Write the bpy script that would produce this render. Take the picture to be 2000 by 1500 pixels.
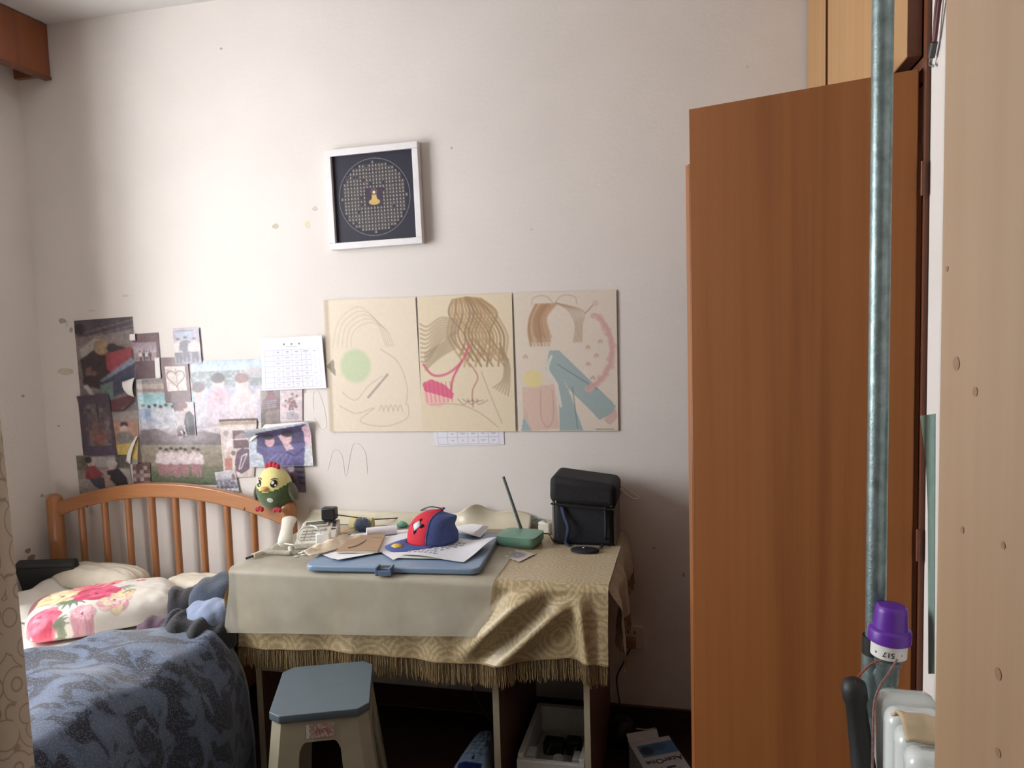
import bpy, bmesh, math, random
import numpy as np
from mathutils import Vector, Matrix, noise
from math import sin, cos, pi, radians, sqrt, exp, atan2
random.seed(7); np.random.seed(7)
S = bpy.context.scene
for o in list(bpy.data.objects): bpy.data.objects.remove(o)
C = S.collection

# ---------------------------------------------------------------- camera
FPX = 1480.0
YAW, PIT, ROL = radians(13.3), radians(4.47), radians(-1.645)
CAM = Vector((0, -2.75, 1.51))
Fv = Vector((-sin(YAW)*cos(PIT), cos(YAW)*cos(PIT), -sin(PIT)))
Rv = Vector((cos(YAW), sin(YAW), 0)); Uv = Rv.cross(Fv)
Rv, Uv = Rv*cos(ROL) + Uv*sin(ROL), Uv*cos(ROL) - Rv*sin(ROL)
cam = bpy.data.cameras.new('camera'); cam.sensor_fit = 'HORIZONTAL'
cam.sensor_width = 36; cam.lens = FPX/2000*36; cam.clip_start = .02
co = bpy.data.objects.new('camera', cam); C.objects.link(co)
co.matrix_world = Matrix.Translation(CAM) @ Matrix((Rv, Uv, -Fv)).transposed().to_4x4()
S.camera = co
def ray(px, py): return Fv + Rv*((px-1000)/FPX) - Uv*((py-750)/FPX)
def aty(px, py, y=0.0): d = ray(px, py); return CAM + d*((y-CAM.y)/d.y)
def atz(px, py, z): d = ray(px, py); return CAM + d*((z-CAM.z)/d.z)
def atx(px, py, x): d = ray(px, py); return CAM + d*((x-CAM.x)/d.x)

# ---------------------------------------------------------------- light
W = bpy.data.worlds.new('world'); S.world = W; W.use_nodes = True
bg = W.node_tree.nodes['Background']
bg.inputs[0].default_value = (.985, .985, 1.0, 1); bg.inputs[1].default_value = 9.0
sun = bpy.data.lights.new('sun', 'SUN'); sun.energy = 10; sun.angle = radians(.6); sun.color = (1, .95, .86)
so = bpy.data.objects.new('sun', sun); C.objects.link(so)
sd = Vector((.40, .03, -.88)).normalized()
so.rotation_euler = sd.to_track_quat('-Z', 'Y').to_euler()
WY0, WY1, WZ0, WZ1 = -2.15, -.72, .92, 2.52
pl = bpy.data.lights.new('window_portal', 'AREA'); pl.shape = 'RECTANGLE'; pl.size = WY1-WY0; pl.size_y = WZ1-WZ0
pl.cycles.is_portal = True
po = bpy.data.objects.new('window_portal', pl); C.objects.link(po)
po.matrix_world = Matrix.Translation((-2.97, (WY0+WY1)/2, (WZ0+WZ1)/2)) @ Matrix(((0, 0, -1), (1, 0, 0), (0, -1, 0))).to_4x4()
v = S.view_settings
v.view_transform = 'Standard'; v.look = 'None'; v.gamma = 1; v.use_curve_mapping = False
v.exposure = 1.02

# ---------------------------------------------------------------- colour and materials
def lin(c):
    return tuple(((x/255)/12.92 if x/255 <= .04045 else ((x/255+.055)/1.055)**2.4) for x in c[:3])
def _new(name):
    m = bpy.data.materials.new(name); m.use_nodes = True
    nt = m.node_tree; return m, nt, nt.nodes['Principled BSDF']
def _noise(nt, scale, detail=4, sc=(1, 1, 1), rough=.55, dist=0, coord='Object'):
    tc = nt.nodes.new('ShaderNodeTexCoord'); mp = nt.nodes.new('ShaderNodeMapping')
    mp.inputs['Scale'].default_value = sc
    nt.links.new(tc.outputs[coord], mp.inputs[0])
    n = nt.nodes.new('ShaderNodeTexNoise'); n.inputs['Scale'].default_value = scale
    n.inputs['Detail'].default_value = detail; n.inputs['Roughness'].default_value = rough; n.inputs['Distortion'].default_value = dist
    nt.links.new(mp.outputs[0], n.inputs['Vector']); return n
def _ramp(nt, src, stops):
    r = nt.nodes.new('ShaderNodeValToRGB'); e = r.color_ramp.elements
    while len(e) < len(stops): e.new(.5)
    for i, (p, c) in enumerate(stops):
        e[i].position = p; e[i].color = (*c, 1)
    nt.links.new(src, r.inputs[0]); return r
def mul(c, k): return tuple(min(1, x*k) for x in c)
def _bump(nt, b, src, st, dist=.01):
    bm = nt.nodes.new('ShaderNodeBump'); bm.inputs['Strength'].default_value = st; bm.inputs['Distance'].default_value = dist
    nt.links.new(src, bm.inputs['Height']); nt.links.new(bm.outputs[0], b.inputs['Normal'])
def mat(name, col, rough=.5, var=.12, scale=20, bump=0, metal=0, sheen=0, coat=0, bscale=None):
    m, nt, b = _new(name); c = lin(col)
    n = _noise(nt, scale)
    r = _ramp(nt, n.outputs[0], [(.3, mul(c, 1-var)), (.7, mul(c, 1+var))])
    nt.links.new(r.outputs[0], b.inputs['Base Color'])
    b.inputs['Roughness'].default_value = rough; b.inputs['Metallic'].default_value = metal
    b.inputs['Sheen Weight'].default_value = sheen; b.inputs['Coat Weight'].default_value = coat
    if bump:
        n2 = _noise(nt, bscale or scale*4); _bump(nt, b, n2.outputs[0], bump)
    return m
def wood(name, c1, c2, c3=None, grain=(40, 40, 1.5), scale=1.0, rough=.4, coat=.15, bump=.05):
    m, nt, b = _new(name)
    n = _noise(nt, scale, 6, grain, .6, .4); n2 = _noise(nt, scale*.25, 2, grain, .5, .8)
    mx = nt.nodes.new('ShaderNodeMath'); mx.operation = 'MULTIPLY_ADD'
    mx.inputs[1].default_value = .5
    h = nt.nodes.new('ShaderNodeMath'); h.operation = 'MULTIPLY'; h.inputs[1].default_value = .5
    nt.links.new(n2.outputs[0], h.inputs[0])
    nt.links.new(n.outputs[0], mx.inputs[0]); nt.links.new(h.outputs[0], mx.inputs[2])
    r = _ramp(nt, mx.outputs[0], [(.32, lin(c1)), (.52, lin(c2)), (.7, lin(c3 or c2))])
    nt.links.new(r.outputs[0], b.inputs['Base Color'])
    b.inputs['Roughness'].default_value = rough; b.inputs['Coat Weight'].default_value = coat; b.inputs['Coat Roughness'].default_value = .25
    _bump(nt, b, n.outputs[0], bump, .003)
    return m
def vcol(name, rough=.6, coat=0, sheen=0, bump=0):
    m, nt, b = _new(name)
    a = nt.nodes.new('ShaderNodeAttribute'); a.attribute_name = 'print'
    n = _noise(nt, 60); r = _ramp(nt, n.outputs[0], [(.2, (.93, .93, .93)), (.8, (1, 1, 1))])
    mx = nt.nodes.new('ShaderNodeMix'); mx.data_type = 'RGBA'; mx.blend_type = 'MULTIPLY'; mx.inputs[0].default_value = 1
    nt.links.new(a.outputs['Color'], mx.inputs[6]); nt.links.new(r.outputs[0], mx.inputs[7])
    nt.links.new(mx.outputs[2], b.inputs['Base Color'])
    b.inputs['Roughness'].default_value = rough; b.inputs['Coat Weight'].default_value = coat; b.inputs['Sheen Weight'].default_value = sheen
    if bump:
        n2 = _noise(nt, 300); _bump(nt, b, n2.outputs[0], bump, .002)
    return m
M = {}
M['wall'] = mat('wall_paint', (218, 212, 207), .75, .03, 3, .08, bscale=60)
M['ceiling'] = mat('ceiling_paint', (208, 205, 202), .8, .02, 3, .05, bscale=60)
M['floor'] = wood('dark_red_floor', (38, 17, 13), (52, 24, 18), (60, 30, 22), grain=(2, 25, 1), rough=.35)
M['skirt'] = wood('dark_skirting', (48, 24, 17), (66, 34, 24), grain=(2, 30, 30), rough=.4)
M['pelmet'] = wood('pelmet_veneer', (96, 48, 26), (136, 74, 40), (150, 84, 46), grain=(14, 9, .8), rough=.3, coat=.3)
M['wdoor'] = wood('brown_veneer', (122, 70, 31), (143, 87, 43), (151, 95, 50), grain=(45, 45, .9), rough=.42, coat=.12)
M['wcarc'] = wood('brown_carcass', (88, 48, 28), (110, 62, 36), grain=(45, 45, .9), rough=.5)
M['wlight'] = wood('light_veneer', (164, 122, 74), (178, 136, 86), (186, 144, 94), grain=(50, 50, .8), rough=.5)
M['leaf'] = wood('pale_door_laminate', (150, 122, 94), (164, 136, 106), (172, 144, 114), grain=(14, 14, .5), rough=.45)
M['pine'] = wood('varnished_pine', (146, 92, 56), (168, 114, 72), (178, 126, 84), grain=(30, 30, 2), rough=.3, coat=.35)
M['pineh'] = wood('varnished_pine_rail', (146, 92, 56), (168, 114, 72), (178, 126, 84), grain=(2, 30, 30), rough=.3, coat=.35)
M['deskside'] = wood('desk_board', (88, 62, 48), (110, 80, 62), grain=(20, 20, 1.5), rough=.5)
M['deskedge'] = mat('desk_edging', (186, 176, 152), .5, .06, 40)
M['white'] = mat('white_plastic', (226, 226, 222), .4, .03, 30)
M['offwhite'] = mat('aged_plastic', (214, 210, 196), .45, .05, 30)
M['paper'] = mat('paper', (228, 228, 232), .8, .02, 30)
M['black'] = mat('black_plastic', (18, 18, 20), .45, .1, 30)
M['rubber'] = mat('dark_rubber', (34, 34, 34), .55, .15, 30)
M['darkgrey'] = mat('dark_grey_plastic', (70, 72, 74), .5, .1, 30)
M['silver'] = mat('brushed_metal', (170, 172, 174), .35, .1, 60, metal=1)
M['galv'] = mat('galvanised_pipe', (128, 144, 144), .42, .28, 45, .1, metal=.75)
M['glass'] = None
M['print'] = vcol('printed_paper', .55)
M['gloss'] = vcol('glossy_print', .32, .1)
M['fabric_print'] = vcol('printed_satin', .55, 0, .2, .1)

# ---------------------------------------------------------------- geometry helpers
class G:
    def __init__(s): s.v = []; s.f = []; s.m = []; s.mi = 0
    def add(s, vs, fs):
        b = len(s.v); s.v += [tuple(x) for x in vs]
        s.f += [tuple(b+i for i in f) for f in fs]; s.m += [s.mi]*len(fs); return s
    def box(s, lo, hi, T=None):
        x0, y0, z0 = lo; x1, y1, z1 = hi
        vs = [Vector(p) for p in ((x0,y0,z0),(x1,y0,z0),(x1,y1,z0),(x0,y1,z0),(x0,y0,z1),(x1,y0,z1),(x1,y1,z1),(x0,y1,z1))]
        if T is not None: vs = [T @ p for p in vs]
        return s.add(vs, [(0,3,2,1),(4,5,6,7),(0,1,5,4),(1,2,6,5),(2,3,7,6),(3,0,4,7)])
    def tube(s, pts, r, n=8, caps=True, closed=False):
        pts = [Vector(p) for p in pts]; k = len(pts)
        rs = r if isinstance(r, (list, tuple)) else [r]*k
        ref = None; vs = []
        for i, p in enumerate(pts):
            if closed: t = (pts[(i+1) % k]-pts[i-1])
            else: t = pts[min(i+1, k-1)]-pts[max(i-1, 0)]
            t = t.normalized() if t.length > 1e-9 else Vector((0, 0, 1))
            if ref is None: ref = t.orthogonal().normalized()
            ref = ref - t*ref.dot(t)
            ref = ref.normalized() if ref.length > 1e-6 else t.orthogonal().normalized()
            bi = t.cross(ref)
            vs += [p+(ref*cos(2*pi*j/n)+bi*sin(2*pi*j/n))*rs[i] for j in range(n)]
        fs = []
        for i in range(k if closed else k-1):
            a, b = i*n, ((i+1) % k)*n
            fs += [(a+j, a+(j+1) % n, b+(j+1) % n, b+j) for j in range(n)]
        if caps and not closed: fs += [tuple(range(n))[::-1], tuple(range((k-1)*n, k*n))]
        return s.add(vs, fs)
    def lathe(s, prof, n=20, T=None):
        vs = []; k = len(prof)
        for r, z in prof: vs += [Vector((r*cos(2*pi*j/n), r*sin(2*pi*j/n), z)) for j in range(n)]
        if T is not None: vs = [T @ p for p in vs]
        fs = []
        for i in range(k-1):
            fs += [(i*n+j, i*n+(j+1) % n, (i+1)*n+(j+1) % n, (i+1)*n+j) for j in range(n)]
        fs += [tuple(range(n))[::-1], tuple(range((k-1)*n, k*n))]
        return s.add(vs, fs)
    def prism(s, poly, ex):
        poly = [Vector(p) for p in poly]; n = len(poly); ex = Vector(ex)
        vs = poly+[p+ex for p in poly]
        return s.add(vs, [tuple(range(n))[::-1], tuple(range(n, 2*n))]+[(i, (i+1) % n, n+(i+1) % n, n+i) for i in range(n)])
    def grid(s, fn, nu, nv, wrapu=False):
        vs = [fn(i/nu, j/nv) for j in range(nv+1) for i in range(nu+(0 if wrapu else 1))]
        w = nu if wrapu else nu+1
        return s.add(vs, [(j*w+i, j*w+(i+1) % w, (j+1)*w+(i+1) % w, (j+1)*w+i) for j in range(nv) for i in range(nu)])
    def ell(s, c, r, T=None, n=16, k=10, fn=None):
        c = Vector(c)
        def p(u, w):
            a = 2*pi*u; b = -pi/2+pi*w
            d = Vector((cos(a)*cos(b)*r[0], sin(a)*cos(b)*r[1], sin(b)*r[2]))
            if fn: d = fn(d)
            return (T @ d if T is not None else d)+c
        return s.grid(p, n, k, True)
def obj(name, g, m, parent=None, smooth=None, bevel=0, seg=2, cols=None, sub=0, solid=0, kind=None, label=None):
    vs = np.array(g.v, dtype=float) if g.v else np.zeros((1, 3))
    lo, hi = vs.min(0), vs.max(0)
    org = Vector(((lo[0]+hi[0])/2, (lo[1]+hi[1])/2, lo[2]))
    me = bpy.data.meshes.new(name)
    me.from_pydata([tuple(x) for x in (vs-np.array(org))], [], g.f)
    ms = m if isinstance(m, (list, tuple)) else [m]
    for q in ms: me.materials.append(q)
    if len(ms) > 1: me.polygons.foreach_set('material_index', g.m)
    if cols is not None:
        at = me.attributes.new('print', 'FLOAT_COLOR', 'POINT')
        at.data.foreach_set('color', np.concatenate([cols, np.ones((len(cols), 1))], 1).astype(np.float32).ravel())
    bmx = bmesh.new(); bmx.from_mesh(me)
    if cols is None: bmesh.ops.remove_doubles(bmx, verts=bmx.verts, dist=1e-6)
    bmesh.ops.recalc_face_normals(bmx, faces=bmx.faces)
    bmx.to_mesh(me); bmx.free()
    if smooth is not None:
        me.shade_smooth(); me.set_sharp_from_angle(angle=radians(smooth))
    o = bpy.data.objects.new(name, me); C.objects.link(o); o.location = org
    if parent:
        o.parent = parent
        o.matrix_parent_inverse = Matrix.Translation(-Vector(WORLD[parent.name]))
    WORLD[o.name] = tuple(org)
    if solid:
        sm = o.modifiers.new('solid', 'SOLIDIFY'); sm.thickness = solid; sm.offset = 0
    if bevel:
        bv = o.modifiers.new('bevel', 'BEVEL'); bv.width = bevel; bv.segments = seg; bv.limit_method = 'ANGLE'
        if smooth is None: me.shade_smooth(); me.set_sharp_from_angle(angle=radians(50))
    if sub:
        sb = o.modifiers.new('sub', 'SUBSURF'); sb.levels = sub; sb.render_levels = sub
    if kind: o['kind'] = kind
    if label: o['label'] = label
    return o
WORLD = {}
def thing(name, loc, label, cat, group=None):
    o = bpy.data.objects.new(name, None); C.objects.link(o); o.location = loc; o.empty_display_size = .05
    WORLD[o.name] = tuple(loc); return tag(o, label, cat, group)
def tag(o, label, cat, group=None):
    o['label'] = label; o['category'] = cat
    if group: o['group'] = group
    return o
def struct(name, g, m, parent=None, **k):
    o = obj(name, g, m, parent, **k)
    if not parent: o['kind'] = 'structure'
    return o
def sm(a, b, x):
    t = min(1, max(0, (x-a)/(b-a))); return t*t*(3-2*t)
def lerp(a, b, t): return a+(b-a)*t
def pw(x, pts):
    if x <= pts[0][0]: return pts[0][1]
    for (a, p), (b, q) in zip(pts, pts[1:]):
        if x <= b: return p+(q-p)*(x-a)/(b-a)
    return pts[-1][1]
def nz(x, y=0, z=0, s=1): return noise.noise(Vector((x*s, y*s, z*s)))
def spline(pts, n=8):
    pts = [Vector(p) for p in pts]; out = []
    for i in range(len(pts)-1):
        p0, p1, p2, p3 = pts[max(i-1, 0)], pts[i], pts[i+1], pts[min(i+2, len(pts)-1)]
        for k in range(n):
            t = k/n
            out.append(.5*((2*p1)+(p2-p0)*t+(2*p0-5*p1+4*p2-p3)*t*t+(3*p1-p0-3*p2+p3)*t**3))
    return out+[pts[-1]]
def rot(axis, a): return Matrix.Rotation(a, 4, axis)

# ================================================================ the room
XL, XR, YF, ZC = -2.76, .42, -3.3, 2.815
struct('floor', G().box((XL-.3, YF-.1, -.1), (1.6, .1, 0)), M['floor'])
struct('ceiling', G().box((XL-.3, YF-.1, ZC), (1.6, .1, ZC+.1)), M['ceiling'])
wall_back = struct('wall_back', G().box((XL, 0, 0), (1.6, .1, ZC)), M['wall'])
g = G(); X0 = XL-.2
g.box((X0, YF, 0), (XL, WY0, ZC)); g.box((X0, WY1, 0), (XL, .1, ZC))
g.box((X0, WY0, 0), (XL, WY1, WZ0)); g.box((X0, WY0, WZ1), (XL, WY1, ZC))
wall_left = struct('wall_left', g, M['wall'])
g = G(); DY0, DY1 = -2.66, -1.86
g.box((XR, -1.86, 0), (XR+.12, -1.236, ZC)); g.box((XR, YF, 0), (XR+.12, DY0, ZC)); g.box((XR, DY0, 2.12), (XR+.12, DY1, ZC))
struct('wall_right', g, M['wall'])
struct('wall_front', G().box((XL-.2, YF-.1, 0), (1.6, YF, ZC)), mat('front_wall_darkened', (120, 112, 104), .8, .03, 3))  # unseen wall, its colour darkened to cut light bounced into the room
struct('wall_hallway', G().box((1.5, YF, 0), (1.6, 0, ZC)), M['wall'])
struct('baseboard_back', G().box((XL, -.012, 0), (.44, 0, .085)), M['skirt'], bevel=.003)
struct('baseboard_left', G().box((XL, YF, 0), (XL+.012, -.013, .085)), M['skirt'], bevel=.003)
# window in the left wall
gw = G()
for y in (WY0, (WY0+WY1)/2-.025, WY1-.05): gw.box((XL-.14, y, WZ0), (XL-.08, y+.05, WZ1))
for z in (WZ0, WZ1-.05, 2.0): gw.box((XL-.14, WY0, z), (XL-.08, WY1, z+.05))
w1 = struct('window_1', gw, M['white'])
m, nt, b = _new('window_glass')
tr = nt.nodes.new('ShaderNodeBsdfTransparent'); gl = nt.nodes.new('ShaderNodeBsdfGlossy'); gl.inputs['Roughness'].default_value = .02
mx = nt.nodes.new('ShaderNodeMixShader'); mx.inputs[0].default_value = .06
nt.links.new(tr.outputs[0], mx.inputs[1]); nt.links.new(gl.outputs[0], mx.inputs[2])
nt.links.new(mx.outputs[0], nt.nodes['Material Output'].inputs[0]); M['glass'] = m
for y0, y1 in ((WY0+.05, (WY0+WY1)/2-.025), ((WY0+WY1)/2+.025, WY1-.05)):
    for z0, z1 in ((WZ0+.05, 2.0), (2.05, WZ1-.05)):
        struct('pane', G().box((XL-.113, y0, z0), (XL-.109, y1, z1)), m, w1)
struct('window_sill', G().box((XL-.08, WY0-.03, WZ0-.03), (XL+.04, WY1+.03, WZ0)), M['white'], w1)
# wall marks (tape residue, peeled paint, scuffs) as thin patches on the plaster
def mark(px, py, w, h, col, parent, onx=None, ang=0, n=9, name='wall_mark'):
    p = atx(px, py, onx) if onx is not None else aty(px, py, 0)
    d = (aty(px, py, 0)-CAM).length/FPX
    pts = []
    for i in range(n):
        a = 2*pi*i/n; k = 1+.22*random.uniform(-1, 1)
        u = cos(a)*w*d*k/2; q = sin(a)*h*d*k/2
        u, q = u*cos(ang)-q*sin(ang), u*sin(ang)+q*cos(ang)
        pts.append(p+(Vector((0, -u, q)) if onx is not None else Vector((u, 0, q))))
    ex = (.0008, 0, 0) if onx is not None else (0, -.0008, 0)
    key = 'mark%d_%d_%d' % col
    if key not in M: M[key] = mat(key, col, .8, .15, 80)
    return obj(name, G().prism(pts, ex), M[key], parent)
T1, T2, T3 = (206, 200, 180), (205, 199, 193), (168, 160, 154)
for a in ((538, 442, 15, 10, (188, 182, 160)), (600, 438, 12, 15, (214, 206, 180)), (615, 408, 11, 9, (196, 186, 180)),
          (432, 95, 5, 4, T3), (882, 289, 4, 4, T3), (1038, 448, 5, 5, T2), (1460, 130, 6, 5, T2), (122, 627, 14, 9, T3), (139, 645, 7, 9, T3),
          (131, 632, 6, 12, T2), (127, 726, 34, 11, (196, 194, 176)), (115, 832, 5, 4, T3), (245, 578, 14, 4, T2), (180, 607, 20, 3, T2),
          (594, 764, 8, 9, (176, 172, 158)), (1335, 1122, 5, 10, T3), (1278, 1070, 6, 4, T3)):
    mark(*a, wall_back)
for a in ((45, 773, 6, 5, T3), (82, 968, 6, 6, T3), (98, 968, 22, 7, (190, 186, 170)), (60, 1090, 16, 10, (140, 132, 120)), (46, 1102, 9, 7, (140, 132, 120)),
          (54, 1076, 10, 8, (150, 142, 124)), (36, 1112, 7, 6, (140, 132, 120)), (14, 1000, 12, 18, (214, 210, 206))):
    mark(a[0], a[1], a[2], a[3], a[4], wall_left, onx=XL+.0)
M['pencil'] = mat('pencil_line', (202, 196, 192), .8, .05, 30)
for pts in (((612, 800), (612, 770), (622, 765), (634, 800), (638, 830), (628, 838), (614, 815)), ((640, 920), (652, 880), (668, 890), (676, 930), (690, 868), (712, 880), (718, 925))):
    obj('pencil_scribble', G().tube(spline([aty(x, y, -.0004) for x, y in pts], 6), .0006, 4), M['pencil'], wall_back)
# curtain box along the left wall
pt = thing('curtain_pelmet', (XL+.09, -1.3, 2.595), 'brown veneered curtain box under the ceiling along the window wall', 'pelmet')
obj('front_board', G().box((-2.615, -2.5, 2.598), (-2.597, -.004, ZC-.004)), M['pelmet'], pt, bevel=.002)
obj('end_board', G().box((XL+.004, -.03, 2.6), (-2.616, -.006, ZC-.004)), M['pelmet'], pt)
obj('bottom_lip', G().box((-2.625, -2.5, 2.586), (-2.592, -.004, 2.598)), M['wcarc'], pt, bevel=.001)
obj('curtain_track', G().box((-2.70, -2.5, 2.70), (-2.67, -.04, 2.72)), M['silver'], pt)
# curtains
def curtain_mat():
    m, nt, b = _new('scroll_curtain')
    tc = nt.nodes.new('ShaderNodeTexCoord'); mp = nt.nodes.new('ShaderNodeMapping'); mp.inputs['Scale'].default_value = (40, 40, 26)
    nt.links.new(tc.outputs['Object'], mp.inputs[0])
    vo = nt.nodes.new('ShaderNodeTexVoronoi'); vo.inputs['Scale'].default_value = 1; vo.inputs['Randomness'].default_value = .55
    nt.links.new(mp.outputs[0], vo.inputs['Vector'])
    w = nt.nodes.new('ShaderNodeMath'); w.operation = 'MULTIPLY'; w.inputs[1].default_value = 22
    sn = nt.nodes.new('ShaderNodeMath'); sn.operation = 'SINE'
    nt.links.new(vo.outputs['Distance'], w.inputs[0]); nt.links.new(w.outputs[0], sn.inputs[0])
    r = _ramp(nt, sn.outputs[0], [(.0, lin((224, 214, 200))), (.84, lin((220, 210, 196))), (.95, lin((186, 172, 156)))])
    nt.links.new(r.outputs[0], b.inputs['Base Color']); b.inputs['Roughness'].default_value = .9
    tl_ = nt.nodes.new('ShaderNodeBsdfTranslucent'); nt.links.new(r.outputs[0], tl_.inputs[0])
    mx = nt.nodes.new('ShaderNodeMixShader'); mx.inputs[0].default_value = .45
    nt.links.new(b.outputs[0], mx.inputs[1]); nt.links.new(tl_.outputs[0], mx.inputs[2]); nt.links.new(mx.outputs[0], nt.nodes['Material Output'].inputs[0])
    return m
M['curtain'] = curtain_mat()
def curtain(name, p0, p1, z0, z1, amp, waves, label, flare=0.0, head=None):
    p0, p1 = Vector((*p0, 0)), Vector((*p1, 0)); d = (p1-p0); n = Vector((-d.y, d.x, 0)).normalized()
    def fn(u, w):
        z = lerp(z0, z1, w); k = .5+.5*(1-w)
        q = p0+d*u+n*(amp*sin(u*waves*2*pi)*k+.3*amp*nz(u*5, w*2)) + d.normalized()*(-flare*(1-w)*(1-u))
        return (q.x, q.y, z)
    t = thing(name, ((p0+p1)/2+Vector((0, 0, z0))), label, 'curtain')
    obj('fabric', G().grid(fn, waves*14, 24), M['curtain'], t, smooth=60, solid=.002)
    if head: obj('rod', G().tube(head, .011, 10), M['silver'], t)
    return t
curtain('window_curtain', (-2.755, -.5), (-2.575, -.62), .62, 2.58, .022, 4, 'beige scroll patterned curtain bunched beside the window under the curtain box')
curtain('door_curtain', (-.834, -2.0), (-1.29, -1.95), .12, 2.55, .03, 6, 'beige scroll patterned curtain hanging from a rod in front of the bed',
        flare=.04, head=[(-.6, -2.02, 2.56), (-1.5, -1.93, 2.56)])

# ---------------------------------------------------------------- wardrobe in the right wall
XW = .417
wt = thing('wardrobe', (.68, -.66, 0), 'tall brown wardrobe with pale upper doors and an open lower door', 'wardrobe')
obj('carcass', G().box((XW+.002, -1.228, .002), (.98, -.016, .06)).box((XW+.022, -1.232, 0.06), (.98, -1.212, ZC-.005)).box((XW+.002, -.03, .06), (.98, -.014, ZC-.005))
    .box((.96, -1.21, .06), (.98, -.03, ZC-.005)).box((XW+.03, -1.21, 1.95), (.96, -.03, 1.968)).box((XW+.03, -.62, .06), (.96, -.60, 1.935)).box((XW+.022, -1.21, ZC-.03), (.96, -.03, ZC-.005)), M['wcarc'], wt)
obj('front_stile', G().box((XW-.004, -1.233, 0.01), (XW+.02, -1.213, ZC-.006)), M['wcarc'], wt)
obj('front_rail', G().box((XW-.004, -1.213, 1.950), (XW+.02, -.014, 1.968)), M['wcarc'], wt)
ud = atx(1614, 100, .386).y
for y0, y1 in ((-1.208, ud-.022), (ud+.022, -.012)):
    d = obj('upper_door', G().box((.386, y0, 1.972), (XW-.005, y1, ZC-.012)), [M['wlight']], wt, bevel=.0015)
    # veneer is pale on the face; the edges are banded in brown
    obj('edge_band', G().box((.3875, y0-.0012, 1.972), (XW-.006, y0-.0002, ZC-.012)).box((.3875, y0, 1.9708), (XW-.006, y1, 1.9718)), M['wcarc'], d)
p0, p1 = Vector((.403, -1.222, 0)), Vector((.002, -1.09, 0))
dv = (p1-p0).normalized(); nv = Vector((dv.y, -dv.x, 0))
def leafT(p, d, n):  # local x along d, y along n
    return Matrix(((d.x, n.x, 0, p.x), (d.y, n.y, 0, p.y), (0, 0, 1, 0), (0, 0, 0, 1)))
Tl = leafT(p0, dv, nv); Ld = (p1-p0).length
ld = obj('lower_door', G().box((0, 0, .09), (Ld, .020, 1.946), Tl), M['wdoor'], wt, bevel=.0015)
for z in (.3, 1.05, 1.72): obj('hinge', G().tube([(.409, -1.236, z), (.409, -1.236, z+.06)], .004, 8), M['wcarc'], ld)
p2, p3 = Vector((XW-.004, -.62, 0)), Vector((-.012, -1.03, 0))
p3 = aty(1348.5, 600, -.98); p3.z = 0; dv2 = (p3-Vector((XW-.01, -.80, 0))).normalized()
# second lower leaf, standing open behind the first: only its edge shows
obj('lower_door', G().box((0, 0, .09), ((p3-Vector((XW-.01, -.80, 0))).length, .02, aty(1342, 320, -.98).z), leafT(Vector((XW-.01, -.80, 0)), dv2, Vector((dv2.y, -dv2.x, 0)))), M['wdoor'], wt, bevel=.0015)

# ---------------------------------------------------------------- room door on the right (ajar) and its frame
g = G().box((XR-.012, DY1, 0), (XR+.125, DY1+.05, 2.17)).box((XR-.012, DY0-.05, 0), (XR+.125, DY0, 2.17)).box((XR-.012, DY0, 2.12), (XR+.125, DY1, 2.17))
struct('trim_1', g, M['white'], bevel=.004)
a0, a1 = Vector((.400, -2.655, 0)), Vector((.262, -1.85, 0))
dl = (a1-a0).normalized(); nl = Vector((-dl.y, dl.x, 0))
dr = struct('door_1', G().box((0, -.038, .01), ((a1-a0).length, 0, 2.1), leafT(a0, dl, nl)), M['leaf'], bevel=.002)
M['knotm'] = mat('door_knot', (148, 114, 86), .5, .2, 60)
for px, py, rr_ in ((1868, 710, 6), (1905, 765, 4), (1950, 1316, 5), (1880, 1035, 3), (1960, 1065, 3), (1950, 1470, 4), (1850, 525, 2.5)):
    d_ = ray(px, py); tt = (a0-CAM).dot(nl)/d_.dot(nl); kp = CAM+d_*tt
    obj('knot', G().add([kp+nl*.0006+dl*(rr_*.0011*cos(a))+Vector((0, 0, rr_*.0012*sin(a))) for a in [i*2*pi/14 for i in range(14)]], [tuple(range(14))]), M['knotm'], dr)
hp = a1-dl*.06+nl*.0
obj('door_handle', G().tube([hp+Vector((0, 0, .98)), hp+nl*.045+Vector((0, 0, .98)), hp+nl*.05-dl*.1+Vector((0, 0, .98))], .009, 8), M['silver'], dr)
# white casing strip between wardrobe and door, with a peeling green tape
struct('trim_2', G().lathe([(.02, 0.0), (.02, ZC-.01)], 14, Matrix.Translation((XR-.004, -1.40, 0))), M['white'], smooth=40)
tq = [atx(x, y, XR-.031) for x, y in ((1797, 812), (1826, 808), (1824, 1316), (1813, 1316), (1812, 1000), (1808, 900))]
tp = obj('green_tape', G().prism(tq, (.0012, 0, 0)), mat('green_tape', (112, 138, 128), .6, .1, 40), bpy.data.objects['trim_2'])

# ================================================================ desk
ZD = .742
dk = thing('desk', (-.84, -.30, 0), 'plain board desk under a gold tablecloth against the wall', 'desk')
obj('desk_top', G().box((-1.43, -.585, ZD-.02), (-.25, -.014, ZD)), M['deskside'], dk)
for x0, x1 in ((-1.422, -1.402), (-.606, -.586), (-.322, -.304)):
    pn = obj('side_panel', G().box((x0, -.566, .002), (x1, -.016, ZD-.021)), M['deskside'], dk)
    obj('edge_strip', G().box((x0, -.570, .002), (x1, -.5662, ZD-.021)), M['deskedge'], pn)
obj('drawer_box', G().box((-1.401, -.566, .385), (-1.16, -.1, .60)), M['deskedge'], dk)
obj('back_rail', G().box((-1.401, -.035, .42), (-.607, -.018, ZD-.021)), M['deskside'], dk)

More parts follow.
